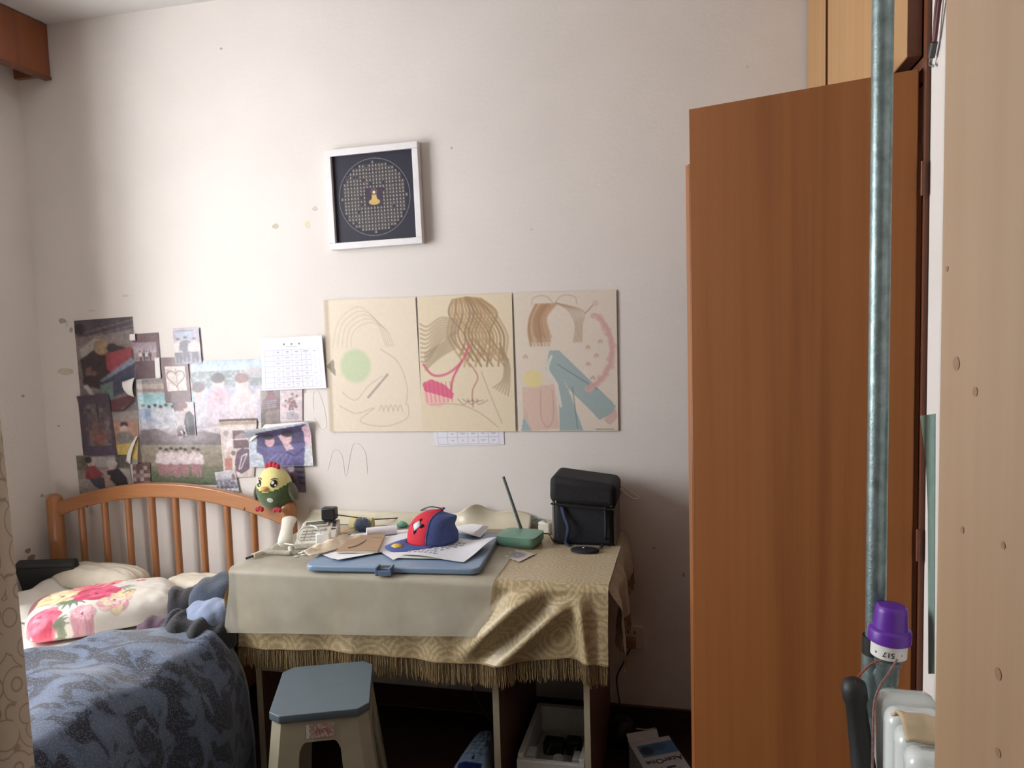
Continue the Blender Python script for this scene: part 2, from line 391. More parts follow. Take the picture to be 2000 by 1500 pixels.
# ---- tablecloth
def cloth_mat():
    m, nt, b = _new('gold_damask')
    tc = nt.nodes.new('ShaderNodeTexCoord')
    vo = nt.nodes.new('ShaderNodeTexVoronoi'); vo.inputs['Scale'].default_value = 8.5; vo.inputs['Randomness'].default_value = .25
    nt.links.new(tc.outputs['Object'], vo.inputs['Vector'])
    k = nt.nodes.new('ShaderNodeMath'); k.operation = 'MULTIPLY'; k.inputs[1].default_value = 60
    sn = nt.nodes.new('ShaderNodeMath'); sn.operation = 'SINE'
    nt.links.new(vo.outputs['Distance'], k.inputs[0]); nt.links.new(k.outputs[0], sn.inputs[0])
    mg = nt.nodes.new('ShaderNodeTexMagic'); mg.turbulence_depth = 3; mg.inputs['Scale'].default_value = 22; mg.inputs['Distortion'].default_value = 2.2
    nt.links.new(tc.outputs['Object'], mg.inputs['Vector'])
    ad = nt.nodes.new('ShaderNodeMath'); ad.operation = 'MULTIPLY_ADD'; ad.inputs[1].default_value = .35
    nt.links.new(sn.outputs[0], ad.inputs[0]); nt.links.new(mg.outputs['Fac'], ad.inputs[2])
    r = _ramp(nt, ad.outputs[0], [(.25, lin((164, 145, 108))), (.5, lin((172, 153, 115))), (.66, lin((188, 171, 134)))])
    nt.links.new(r.outputs[0], b.inputs['Base Color'])
    rr = nt.nodes.new('ShaderNodeMapRange'); rr.inputs[1].default_value = .3; rr.inputs[2].default_value = .65; rr.inputs[3].default_value = .34; rr.inputs[4].default_value = .48
    nt.links.new(ad.outputs[0], rr.inputs[0]); nt.links.new(rr.outputs[0], b.inputs['Roughness'])
    b.inputs['Sheen Weight'].default_value = .25; b.inputs['Sheen Roughness'].default_value = .4
    n = _noise(nt, 420, 2); _bump(nt, b, n.outputs[0], .12, .002)
    return m
M['cloth'] = cloth_mat()
M['fringe'] = mat('gold_fringe', (142, 120, 84), .6, .35, 150)
CX0, CX1, CYF, ZT = -1.452, -.238, -.606, ZD+.004
hemz = lambda x: pw(x, [(-1.5, .482), (-1.3, .490), (-1.068, .499), (-.823, .490), (-.617, .494), (-.48, .515), (-.354, .532), (-.248, .522)])
def fold(x, z):
    t = min(1, (ZT-z)/.25)
    if t <= 0: return 0
    s = ((x+.425)*.25-(z-.748)*.26)/.36
    a = sm(-.74, -.6, x)
    y = .050*exp(-((s+.012)/.030)**2)*sm(0, .25, t)*(1-.45*sm(.5, 1, t)) + .034*exp(-((s-.082)/.024)**2)*sm(.05, .4, t)
    s2 = x+.352+.10*(z-.75)
    y += .030*exp(-((s2-.03)/.020)**2)*sm(.05, .35, t)*a + .016*sm(-.30, -.25, x)*sm(.1, .5, t)
    y *= a
    y += (1-a)*.006*t*(sin(x*23)+.7*sin(x*41+1)) + .004*t*nz(x*14, z*6)
    return y
def cloth_front(x, t):
    hz = hemz(x); z = lerp(ZT, hz, t)
    rd = .016
    if t < .05: return Vector((x, CYF+rd*(1-sin(t/.05*pi/2)) - .0, ZT-.012*(1-cos(t/.05*pi/2))))
    return Vector((x, CYF-.004-.012*t-fold(x, z), lerp(ZT-.012, hz, (t-.05)/.95)))
tc_ = thing('tablecloth', (-.84, -.3, hemz(-1)), 'gold damask tablecloth with a long fringe draped over the desk', 'tablecloth')
NX, NT = 150, 44
g = G()
g.grid(lambda u, w: Vector((lerp(CX0, CX1, u), lerp(-.016, CYF+.016, w), ZT+.0015*nz(u*18, w*9))), 60, 24)
g.grid(lambda u, w: cloth_front(lerp(CX0, CX1, u), w), NX, NT)
def cloth_side(sgn, X, hz0, hz1, out):
    def fn(u, w):   # u along depth from front to back, w down
        y = lerp(CYF+.0, -.016, u); hz = lerp(hz0, hz1, u)+.015*sin(u*9)
        z = lerp(ZT, hz, w)
        off = sgn*(out*sm(0, .35, w)*(1-.5*u) + .018*w*sin(u*16+1) + .006*nz(u*9, w*4))
        return Vector((X+off, y-.012*w*(1-u)**3, z))
    return fn
sideR = cloth_side(1, CX1, .545, .64, .03); sideL = cloth_side(-1, CX0, .475, .50, .035)
g.grid(sideR, 40, 24); g.grid(sideL, 40, 24)
# rolled corner that falls at the front left
cornL = lambda u, w: Vector((CX0-.012-.05*sin(u*pi)*sm(.1, .7, w)*(1-.3*u)-.035*sm(.2, 1, w)*(1-u), CYF+.10-.115*u, lerp(ZT-.004-.02*(1-u), .470, w)))
g.grid(cornL, 18, 24)
obj('cloth', g, M['cloth'], tc_, smooth=60)
# piping line above the fringe
obj('hem_braid', G().tube([cloth_front(lerp(CX0, CX1, i/120), .992)+Vector((0, -.002, 0)) for i in range(121)], .0028, 6), M['fringe'], tc_, smooth=60)
gf = G()
def strand(p, L):
    a = random.uniform(-.004, .004); b_ = random.uniform(-.003, .003)
    pts = [p+Vector((a*t*t+.0012*sin(9*t+p.x*90), b_*t, -L*t)) for t in (0, .3, .6, .9, 1)]
    gf.tube(pts, [.0011, .0013, .0014, .0019, .0009], 4, caps=False)
def frng(fn, n, L):
    for i in range(n): strand(fn((i+random.random()*.7)/n)+Vector((0, random.uniform(-.003, .003), .001)), L*random.uniform(.85, 1.12))
frng(lambda u: cloth_front(lerp(CX0, CX1, u), 1), 420, .066)
frng(lambda u: sideR(u, 1), 130, .055); frng(lambda u: sideL(u, 1), 90, .06); frng(lambda u: cornL(u, 1), 60, .06)
obj('fringe', gf, M['fringe'], tc_, smooth=60, kind='stuff')

# ---- clear plastic cover
m, nt, b = _new('cloudy_plastic')
b.inputs['Base Color'].default_value = (*lin((192, 187, 172)), 1); b.inputs['Roughness'].default_value = .32
tr = nt.nodes.new('ShaderNodeBsdfTransparent'); tr.inputs[0].default_value = (.93, .93, .90, 1)
mx = nt.nodes.new('ShaderNodeMixShader'); n = _noise(nt, 5, 3)
rr = nt.nodes.new('ShaderNodeMapRange'); rr.inputs[1].default_value = .3; rr.inputs[2].default_value = .7; rr.inputs[3].default_value = .48; rr.inputs[4].default_value = .72
nt.links.new(n.outputs[0], rr.inputs[0]); nt.links.new(rr.outputs[0], mx.inputs[0])
nt.links.new(tr.outputs[0], mx.inputs[1]); nt.links.new(b.outputs[0], mx.inputs[2]); nt.links.new(mx.outputs[0], nt.nodes['Material Output'].inputs[0])
M['plastic'] = m
ps = thing('plastic_cover', (-1.03, -.3, .6), 'cloudy clear plastic sheet covering the left of the gold tablecloth', 'plastic sheet')
PX0, PX1, ZP = -1.468, -.598, ZT+.0035
def plast(u, w):
    # w: 0..0.12 lip against the wall, ..0.6 flat top, then hanging front
    if w < .6:
        t = w/.6; x = lerp(PX0+.01, PX1+.02, u); y = lerp(-.03, CYF+.01, t)
        return Vector((x, y, ZP+.0012*nz(u*8, t*6)))
    t = (w-.6)/.4; bot = lerp(.545, .590, u); x = lerp(PX0+.006*sin(t*5), PX1+.02-.02*t, u)
    y = CYF-.016-.02*t-.003*nz(u*6, t*3)*t-.010*t
    if t < .1: y = lerp(CYF+.01, CYF-.018, sin(t/.1*pi/2)); z = ZP-.014*(1-cos(t/.1*pi/2))
    else: z = lerp(ZP-.014, bot, (t-.1)/.9)
    return Vector((x, y, z))
obj('sheet', G().grid(plast, 60, 60), M['plastic'], ps, smooth=60)
def lip(u, w):
    x = lerp(-1.50, -.585, u)
    pk = .045*exp(-((x+.80)/.055)**2)+.02*exp(-((x+.66)/.06)**2)
    top = ZP+.042+pk
    y = -.012-.05*(1-w)**2 - .05*exp(-((x+.83)/.05)**2)*w*(1-.3*w)
    return Vector((x, y, lerp(ZP+.001, top, w)+.003*nz(x*20, w*3)))
M['plastic_y'] = mat('yellowed_plastic', (200, 192, 170), .35, .05, 10)
obj('upturned_edge', G().grid(lip, 90, 10), M['plastic_y'], ps, smooth=60, solid=.001)

# ================================================================ bed
M['sheet'] = mat('white_sheet', (226, 222, 214), .85, .04, 12, .15)
M['cream'] = mat('cream_pillowcase', (214, 206, 188), .85, .06, 14, .2)
bd = thing('single_bed', (-2.12, -1.05, 0), 'single bed with an arched pine headboard of turned spindles', 'bed')
HY = -.07
for px in (107, 562):
    x = aty(px, 985, HY).x; zt = .842
    prof = [(.030, .02), (.033, .03)]+[(.033, zt-.03)]+[(.033*cos(a), zt-.03+.03*sin(a)) for a in (.3, .6, .9, 1.2, 1.5)]
    obj('post', G().lathe(prof, 20, Matrix.Translation((x, HY, 0))), M['pine'], bd, smooth=50)
    if px < 200: PL = x
    else: PR = x
arch = lambda x: .762+.108*max(0, cos((x-(PL+PR)/2-.0)/(PR-PL)*pi))**.8*1.0
def railp(u, k):
    x = lerp(PL+.02, PR-.02, u); zc = arch(x)
    return [(x, HY-.016, zc-.03), (x, HY+.016, zc-.03), (x, HY+.016, zc+.03), (x, HY-.016, zc+.03)]
g = G(); N = 48; vs = []; fs = []
for i in range(N+1): vs += railp(i/N, 0)
for i in range(N): fs += [(4*i+j, 4*i+(j+1) % 4, 4*i+4+(j+1) % 4, 4*i+4+j) for j in range(4)]
fs += [(3, 2, 1, 0), (4*N, 4*N+1, 4*N+2, 4*N+3)]
rl = obj('top_rail', g.add(vs, fs), M['pineh'], bd, bevel=.005)
for px, py in ((470, 987), (163, 982)):
    p = aty(px+7, py+7, HY-.0165); obj('knot', G().ell(p, (.004, .002, .007), n=8, k=6), M['wcarc'], rl, smooth=80)
for px in (160, 206, 252, 299, 345, 396, 445, 496):
    x = aty(px, 1010, HY).x
    obj('spindle', G().tube([(x, HY, .36), (x, HY, arch(x)-.026)], .0135, 12), M['pine'], bd, smooth=50)
obj('lower_rail', G().box((PL+.03, HY-.015, .30), (PR-.03, HY+.015, .37)), M['pineh'], bd, bevel=.004)
for x in (PL, PR): obj('side_rail', G().box((x-.013, -2.05, .24), (x+.013, HY-.034, .36)), M['pine'], bd, bevel=.004)
obj('footboard', G().box((PL, -2.08, .1), (PR, -2.05, .6)), M['pineh'], bd, bevel=.004)
ma = obj('mattress', G().box((PL+.0, -2.04, .30), (PR+.0, HY-.04, .475)), M['sheet'], bd, bevel=.03, seg=3)

def blanket_mat():
    m, nt, b = _new('navy_weave')
    n = _noise(nt, 11, 2, (.7, 1.25, 1), .5, 1.0)
    r = _ramp(nt, n.outputs[0], [(.42, lin((24, 30, 48))), (.475, lin((30, 37, 58))), (.515, lin((70, 84, 108))), (.75, lin((86, 100, 124)))])
    r.color_ramp.interpolation = 'LINEAR'
    tc = nt.nodes.new('ShaderNodeTexCoord'); mp = nt.nodes.new('ShaderNodeMapping'); mp.inputs['Rotation'].default_value = (0, 0, .5); mp.inputs['Scale'].default_value = (120, 260, 180)
    nt.links.new(tc.outputs['Object'], mp.inputs[0])
    vo = nt.nodes.new('ShaderNodeTexVoronoi'); vo.inputs['Scale'].default_value = 1; nt.links.new(mp.outputs[0], vo.inputs['Vector'])
    r2 = _ramp(nt, vo.outputs['Distance'], [(.18, (1.0, 1.0, 1.0)), (.42, (0, 0, 0))])
    mx = nt.nodes.new('ShaderNodeMix'); mx.data_type = 'RGBA'
    k = nt.nodes.new('ShaderNodeMath'); k.operation = 'MULTIPLY'; k.inputs[1].default_value = .40
    nt.links.new(r2.outputs[0], k.inputs[0]); nt.links.new(k.outputs[0], mx.inputs[0])
    nt.links.new(r.outputs[0], mx.inputs[6]); mx.inputs[7].default_value = (*lin((150, 162, 182)), 1)
    nt.links.new(mx.outputs[2], b.inputs['Base Color']); b.inputs['Roughness'].default_value = .9; b.inputs['Sheen Weight'].default_value = .3
    _bump(nt, b, r2.outputs[0], .2, .004)
    return m
yfar = lambda x: pw(x, [(-2.7, -1.3), (-2.35, -1.12), (-2.05, -.92), (-1.85, -.66), (-1.74, -.58), (-1.6, -.60), (-1.5, -.62), (-1.36, -.64)])
def blanket(u, w):
    # u across the bed (left to right, then falling over the side), w from head to foot
    if u < .68: x = lerp(PL+.02, -1.50, u/.68); drop = 0
    else:
        t = (u-.68)/.32; x = -1.50+.085*sin(min(1, t*1.6)*pi/2)+.03*t; drop = t
    y = lerp(yfar(x), -2.12, w)
    edge = sm(0, .05, w)
    h = .016+.055*edge+.03*nz(x*3.2+y*1.2, y*3, 3)+.012*sin((x*.8+y)*17+3*nz(x*3, y*3))+.02*exp(-((x+1.62)/.1)**2)
    z = .478+max(.008, h)
    if drop: z = lerp(z, .06, drop**1.5) ; x += .022*sin(y*14+1)*drop+.02*nz(y*6, drop*3)*drop
    return Vector((x, y+.03*nz(x*4, 7)*(1-w), z))
bk = obj('blanket', G().grid(blanket, 90, 90), blanket_mat(), smooth=60, solid=.006)
tag(bk, 'navy woven blanket with a mottled pale blue pattern spread over the bed', 'blanket')

# ================================================================ printed sheets on the wall (a small 2-D painter writes vertex colours)
class Cv:
    def __init__(s, w, h, col):
        s.w, s.h = w, h; s.a = np.zeros((h, w, 3)); s.a[:] = col
        s.Y, s.X = np.mgrid[0:h, 0:w]; s.X = (s.X+.0)/(w-1); s.Y = s.Y/(h-1)   # v runs down
    def put(s, m, c, al=1.0):
        m = m[..., None]*al; s.a = s.a*(1-m)+np.array(c, float)*m; return s
    def rect(s, x0, y0, x1, y1, c, al=1.0): return s.put(((s.X >= x0) & (s.X <= x1) & (s.Y >= y0) & (s.Y <= y1))*1.0, c, al)
    def ell(s, x, y, rx, ry, c, al=1.0, soft=0.15):
        d = np.sqrt(((s.X-x)/rx)**2+((s.Y-y)/ry)**2); return s.put(np.clip((1-d)/soft+.5, 0, 1), c, al)
    def poly(s, pts, c, al=1.0):
        ins = np.zeros_like(s.X, bool); n = len(pts)
        for i in range(n):
            (x0, y0), (x1, y1) = pts[i], pts[(i+1) % n]
            if y0 == y1: continue
            cr = ((s.Y < y0) != (s.Y < y1)) & (s.X < (x1-x0)*(s.Y-y0)/(y1-y0)+x0); ins ^= cr
        return s.put(ins*1.0, c, al)
    def line(s, pts, wd, c, al=1.0):
        asp = s.h/s.w; m = np.zeros_like(s.X)
        for (x0, y0), (x1, y1) in zip(pts, pts[1:]):
            dx, dy = x1-x0, (y1-y0)*asp; L = dx*dx+dy*dy+1e-12
            t = np.clip(((s.X-x0)*dx+(s.Y-y0)*asp*dy)/L, 0, 1)
            d = np.hypot(s.X-x0-t*dx, (s.Y-y0)*asp-t*dy); m = np.maximum(m, np.clip((wd-d)/(1.0/s.w)+.5, 0, 1))
        return s.put(m, c, al)
    def curve(s, pts, wd, c, al=1.0):
        q = spline([(x, y, 0) for x, y in pts], 8); return s.line([(p.x, p.y) for p in q], wd, c, al)
    def grad(s, y0, y1, c0, c1):
        t = np.clip((s.Y-y0)/(y1-y0+1e-9), 0, 1)[..., None]; m = ((s.Y >= y0) & (s.Y <= y1))[..., None]
        s.a = np.where(m, np.array(c0)*(1-t)+np.array(c1)*t, s.a); return s
    def speck(s, x0, y0, x1, y1, cols, k=1, al=.6, seed=1):
        r = np.random.RandomState(seed); h, w = s.h//k+2, s.w//k+2
        idx = np.kron(r.randint(0, len(cols), (h, w)), np.ones((k, k), int))[:s.h, :s.w]
        m = ((s.X >= x0) & (s.X <= x1) & (s.Y >= y0) & (s.Y <= y1))[..., None]*al
        s.a = s.a*(1-m)+np.array(cols, float)[idx]*m; return s
    def person(s, x, y, h, shirt, legs, hair, skin=(206, 170, 156), w=.35, al=1.0):
        # small faceless figure: x centre, y top of head, h height, all in sheet units
        asp = s.h/s.w; hw = h*w*asp*.5; hd = h*.07
        s.poly([(x-hw*.55, y+h*.52), (x+hw*.55, y+h*.52), (x+hw*.42, y+h), (x+hw*.08, y+h), (x, y+h*.62), (x-hw*.08, y+h), (x-hw*.42, y+h)], legs, al)
        s.poly([(x-hw*.3, y+h*.16), (x+hw*.3, y+h*.16), (x+hw*.85, y+h*.25), (x+hw, y+h*.54), (x+hw*.6, y+h*.56), (x-hw*.6, y+h*.56), (x-hw, y+h*.54), (x-hw*.85, y+h*.25)], shirt, al)
        s.ell(x, y+hd*1.2, hd*asp*.85, hd*1.15, skin, al); s.ell(x, y+hd*.75, hd*asp*.95, hd*.8, hair, al); return s
    def photo(s, k=.16, seed=1):
        # print texture: soft blotches and grain, slightly faded
        r = np.random.RandomState(seed); f = np.zeros((s.h, s.w))
        for st, am in ((9, .5), (4, .7), (2, .7), (1, .4)):
            h, w = s.h//st+3, s.w//st+3; n = r.randn(h, w)
            yy = np.linspace(0, h-2.01, s.h); xx = np.linspace(0, w-2.01, s.w); yi = yy.astype(int); xi = xx.astype(int); fy = (yy-yi)[:, None]; fx = (xx-xi)[None]
            f += am*(n[yi][:, xi]*(1-fy)*(1-fx)+n[yi+1][:, xi]*fy*(1-fx)+n[yi][:, xi+1]*(1-fy)*fx+n[yi+1][:, xi+1]*fy*fx)
        a = s.a; p = np.pad(a, ((1, 1), (1, 1), (0, 0)), 'edge'); a = (2*a+p[:-2, 1:-1]+p[2:, 1:-1]+p[1:-1, :-2]+p[1:-1, 2:])/6
        g = a.mean(2, keepdims=True); a = g+(a-g)*.85; a = a*.86+np.array((150, 136, 146))*.14
        s.a = a*(1+k*f[..., None])+k*14*f[..., None]; return s
    def cols(s):
        c = np.clip(s.a, 0, 255)/255.; return np.where(c <= .04045, c/12.92, ((c+.055)/1.055)**2.4).reshape(-1, 3)
def sheet(name, quad, cv, label, cat, layer=1, curl=None, px=True, m=None, group=None, warp=.0006, bulge=0.0):
    # quad: TL, TR, BR, BL corners; curl(u, v) -> extra distance from the wall
    if m is None: cv.photo(.06, len(label))
    q = [aty(*c) for c in quad] if px else [Vector(c) for c in quad]
    off = .0012*layer+.0006
    def fn(u, w):
        p = q[0]*(1-u)*(1-w)+q[1]*u*(1-w)+q[2]*u*w+q[3]*(1-u)*w
        d = off+warp*(nz(u*3+layer, w*3)+.6)*.6+(curl(u, w) if curl else 0)
        return p-Vector((0, d, 0))
    g = G().grid(fn, cv.w-1, cv.h-1)
    o = obj(name, g, m or M['gloss'], cols=cv.cols(), smooth=180)
    return tag(o, label, cat, group)
K = lambda *pts: [(100+x/3.5714, 600+y/3.5714) for x, y in pts]   # from the close-up of the wall
HAIR, SK = (48, 40, 44), (204, 168, 156)
LAB = {}
# 1 car poster
c = Cv(76, 168, (118, 108, 108)); c.grad(0, .11, (74, 66, 76), (84, 74, 82)); c.line([(0, .10), (1, .02)], .006, (150, 142, 146)).line([(0, .13), (1, .06)], .006, (140, 132, 136))
c.ell(.08, .06, .1, .04, (46, 38, 44)); c.poly([(0, .13), (1, .08), (1, .24), (0, .28)], (134, 122, 118)); c.poly([(.06, .2), (.32, .13), (.55, .15), (.2, .24), (.1, .3)], (178, 172, 168))
c.poly([(.05, .27), (.5, .16), (.98, .22), (.98, .47), (.55, .5), (.1, .45)], (50, 38, 42)); c.ell(.44, .19, .14, .055, (170, 140, 104)); c.ell(.62, .2, .09, .03, HAIR); c.poly([(.5, .24), (.95, .2), (.95, .3), (.6, .38), (.5, .34)], (156, 52, 62))
c.poly([(.36, .42), (.95, .27), (1, .31), (.5, .45)], (118, 128, 150)); c.poly([(.36, .44), (1, .31), (1, .48), (.7, .52), (.4, .55)], (48, 52, 76)); c.poly([(.36, .45), (.6, .43), (.6, .56), (.42, .58)], (92, 122, 116))
c.ell(.22, .36, .1, .04, (120, 84, 74)); c.ell(.3, .33, .07, .025, HAIR); c.ell(.2, .42, .14, .04, (48, 36, 40)); c.poly([(.06, .45), (.14, .44), (.34, .57), (.28, .58)], (190, 182, 178))
c.poly([(.5, .56), (.95, .52), (.98, .56), (.6, .64), (.5, .62)], (92, 46, 48)); c.line([(.5, .645), (.75, .63), (.95, .57)], .02, (40, 34, 38)); c.rect(.5, .64, 1, .72, (150, 144, 140))
c.poly([(.5, .7), (.98, .7), (1, .86), (.55, .88)], (176, 130, 108)); c.ell(.74, .73, .07, .022, HAIR); c.ell(.74, .76, .08, .025, SK); c.ell(.74, .82, .16, .045, (120, 116, 110)); c.poly([(.5, .87), (1, .85), (1, .97), (.55, .97)], (206, 176, 78)); c.rect(0, .97, 1, 1, (150, 144, 138))
sheet('magazine_poster', K((160, 95), (568, 65), (628, 1090), (250, 1100)), c, 'tall magazine poster of people leaning from a car with a yellow strip', 'poster', 1, lambda u, w: .018*sm(.75, 1, u)*sm(.72, 1, w)+.01*sm(.8, 1, u)*exp(-((w-.47)/.05)**2))
# 2 maroon landscape card
c = Cv(44, 76, (98, 64, 70)); c.grad(.2, .42, (150, 128, 142), (184, 164, 172)); c.rect(0, .42, .88, .6, (160, 134, 140)); [c.person(x, .38, .24, (60, 48, 56) if i % 2 else (206, 196, 200), (70, 52, 60), HAIR) for i, x in enumerate((.25, .4, .5, .62))]
c.rect(0, .62, 1, 1, (86, 56, 64)); c.rect(.9, .2, 1, .6, (98, 64, 70))
sheet('photo_card', K((565, 188), (748, 177), (774, 495), (600, 500)), c, 'maroon edged photo card with a lilac centre above the sea group photo', 'photo', 2)
# 3 small group
c = Cv(40, 60, (150, 146, 172)); c.rect(.15, .08, .7, .28, (132, 168, 206)).rect(.1, .04, .8, .1, (86, 80, 96)); c.speck(0, 0, 1, 1, [(150, 140, 160), (120, 112, 136)], 4, .4, 3)
for x, y, sc in ((.16, .26, (196, 176, 176)), (.45, .22, (70, 66, 88)), (.78, .26, (214, 180, 178))): c.person(x, y, .72, sc, (70, 62, 82), (40, 34, 46), w=.5)
sheet('photo_card', K((855, 150), (1035, 142), (1057, 388), (875, 400)), c, 'small bluish snapshot of a standing group, topmost above the heart card', 'photo', 5)
# 5 large hazy photo
c = Cv(110, 104, (186, 184, 204)); c.grad(0, .22, (140, 172, 196), (186, 206, 216)); c.speck(0, .16, 1, .42, [(92, 112, 112), (120, 136, 136), (104, 120, 132), (150, 160, 166)], 4, .85, 5); c.poly([(.72, .2), (.8, .13), (.95, .13), (1, .2), (1, .3), (.72, .28)], (164, 160, 166)); c.rect(0, .42, 1, 1, (170, 168, 196), .7)
for x, y, sc, hr in ((.08, .34, (190, 188, 206), (96, 84, 96)), (.38, .22, (196, 160, 176), (72, 66, 76)), (.72, .24, (224, 186, 184), (122, 74, 76))):
    c.ell(x, y+.14, .09, .12, (222, 184, 186)); c.ell(x, y+.05, .1, .08, hr); c.ell(x, y+.62, .2, .42, sc)
c.ell(.5, .95, .5, .3, (202, 200, 214), .6, .8); c.poly([(.7, .75), (.95, .48), (1, .55), (.85, .85)], (214, 196, 204))
sheet('photo_poster', K((975, 378), (1466, 360), (1482, 790), (1010, 842)), c, 'large hazy photo poster of pale figures before trees and blue sky', 'poster', 2)
# 6a sea group
c = Cv(90, 80, (150, 140, 130)); c.grad(0, .12, (120, 112, 112), (150, 140, 132)); c.rect(0, .1, 1, .3, (170, 152, 140)); c.rect(0, .2, 1, .26, (128, 112, 106)); c.grad(.28, .62, (116, 176, 184), (150, 196, 204))
for i, x in enumerate((.08, .19, .3, .4, .5, .62, .74)): c.person(x, .5+.03*(i % 2), .55, (196, 202, 216) if i > 1 else (120, 150, 190), (150, 160, 190), HAIR, w=.4)
c.ell(.6, 1, .45, .25, (214, 216, 224), .75, .9)
sheet('photo_poster', K((592, 505), (985, 493), (1010, 842), (632, 846)), c, 'photo poster of a group in white beside turquoise water', 'poster', 2, lambda u, w: .004*sm(.12, 0, u))
# 6b field
c = Cv(124, 92, (150, 140, 122)); c.grad(0, .12, (196, 186, 196), (176, 164, 170)); c.poly([(0, .05), (.2, .02), (.45, .14), (.8, .06), (1, .12), (1, .3), (0, .28)], (112, 98, 104)); c.rect(0, .22, 1, .3, (104, 96, 94)); c.grad(.3, .68, (152, 142, 122), (136, 128, 104)); c.grad(.68, 1, (116, 116, 88), (78, 96, 68)); c.speck(0, .76, 1, 1, [(74, 96, 62), (108, 122, 86), (90, 102, 74)], 2, .5, 8); c.ell(.55, .1, .3, .2, (204, 198, 208), .5, .9)
for i, x in enumerate((.25, .32, .385, .445, .5, .555, .655, .71)): c.person(x, .34+.02*((i*3) % 2), .5, (220, 204, 206), (164, 112, 116), (62, 52, 54), w=.36)
sheet('photo_poster', K((622, 838), (1182, 838), (1212, 1238), (630, 1240)), c, 'photo poster of a row of people in white shirts standing in a meadow', 'poster', 1)
# 7 dark collage
c = Cv(56, 96, (72, 62, 78)); c.rect(.15, .14, .92, .84, (84, 74, 84)); c.speck(.15, .14, .92, .84, [(90, 84, 92), (126, 122, 126), (70, 62, 74), (104, 90, 92), (140, 136, 140)], 7, .7, 11); c.rect(.55, .14, .6, .6, (52, 44, 52)); c.ell(.52, .62, .26, .2, (120, 82, 76), .8, .8); c.ell(.56, .72, .22, .08, (156, 84, 78), .7, .7); c.rect(.1, .86, .95, 1, (78, 64, 88))
sheet('collage_print', K((190, 620), (405, 605), (466, 1030), (230, 1040)), c, 'dark purple collage print with rows of tiny pictures', 'poster', 3, lambda u, w: .006*sm(.15, 0, w))
# 8 seated pair
c = Cv(84, 62, (150, 142, 140)); c.rect(0, 0, 1, .3, (128, 122, 120)); c.rect(.25, .04, .75, .3, (176, 172, 174)); c.speck(0, .02, .3, .4, [(84, 84, 70), (104, 100, 86)], 4, .8, 2); c.speck(.75, .0, 1, .35, [(84, 84, 70), (60, 60, 54)], 4, .8, 4); c.rect(0, .38, 1, 1, (164, 158, 152)); c.poly([(0, .4), (.25, .36), (.25, .6), (0, .62)], (140, 132, 120))
c.poly([(.16, .32), (.34, .26), (.5, .5), (.42, .6), (.15, .62)], (150, 52, 60)); c.poly([(.2, .6), (.5, .58), (.6, .92), (.5, .98), (.3, .8)], (62, 66, 92)); c.ell(.25, .18, .055, .1, SK); c.ell(.23, .12, .065, .08, HAIR)
c.poly([(.56, .42), (.78, .34), (.92, .6), (.94, .92), (.8, .95), (.6, .62)], (38, 36, 44)); c.ell(.66, .28, .075, .11, SK); c.ell(.68, .22, .1, .1, (206, 202, 198)); c.poly([(.5, .56), (.62, .52), (.58, .9), (.5, .98)], (200, 164, 150)); c.poly([(.62, .96), (.7, .8), (.84, .98)], (110, 128, 152))
sheet('photo_print', K((178, 1035), (540, 1028), (575, 1290), (205, 1305)), c, 'photo of two people seated on a kerb, one in red and one in black', 'photo', 3)
# 9 brown check
c = Cv(34, 42, (120, 88, 82)); c.speck(0, 0, 1, 1, [(104, 72, 70), (150, 120, 112), (186, 160, 152), (88, 60, 60)], 7, .95, 21)
sheet('photo_card', K((572, 1085), (695, 1080), (702, 1232), (580, 1242)), c, 'brown checked paper scrap above the headboard arch', 'paper', 4)
# 10 dark jacket
c = Cv(40, 62, (196, 186, 192)); c.rect(0, 0, .6, .25, (130, 76, 78)).rect(0, 0, .25, .2, (84, 66, 72)); c.ell(.58, .2, .1, .1, (212, 176, 160)); c.ell(.56, .1, .14, .09, (110, 66, 58)); c.poly([(.55, .34), (.75, .26), (.95, .4), (.95, 1), (.45, 1), (.4, .6)], (44, 46, 54)); c.line([(.6, .4), (.55, 1)], .04, (88, 92, 100))
sheet('photo_card', K((852, 665), (1000, 660), (1017, 892), (905, 895)), c, 'photo of one person in a black jacket with its lower corner lifted', 'photo', 5, lambda u, w: .022*sm(.35, 0, u)*sm(.55, 1, w))
# 4 heart card
c = Cv(60, 90, (102, 68, 72)); c.rect(.12, .2, .88, .75, (216, 202, 194))
hx = [(.5+.33*sin(t)**3, .45-.2*((13*cos(t)-5*cos(2*t)-2*cos(3*t)-cos(4*t))/16)) for t in [i*2*pi/40 for i in range(41)]]
c.line(hx, .016, (110, 80, 76))
for k in range(9): c.line([(.3+.02*(k % 3), .34+k*.035), (.72-.03*((k*5) % 4)-.015*k, .34+k*.035)], .006, (160, 136, 130))
c.line([(.52, .26), (.55, .9)], .016, (128, 92, 88), .8)
sheet('heart_card', K((765, 352), (955, 348), (984, 655), (805, 668)), c, 'maroon card with a cream square holding a drawn heart', 'card', 4)
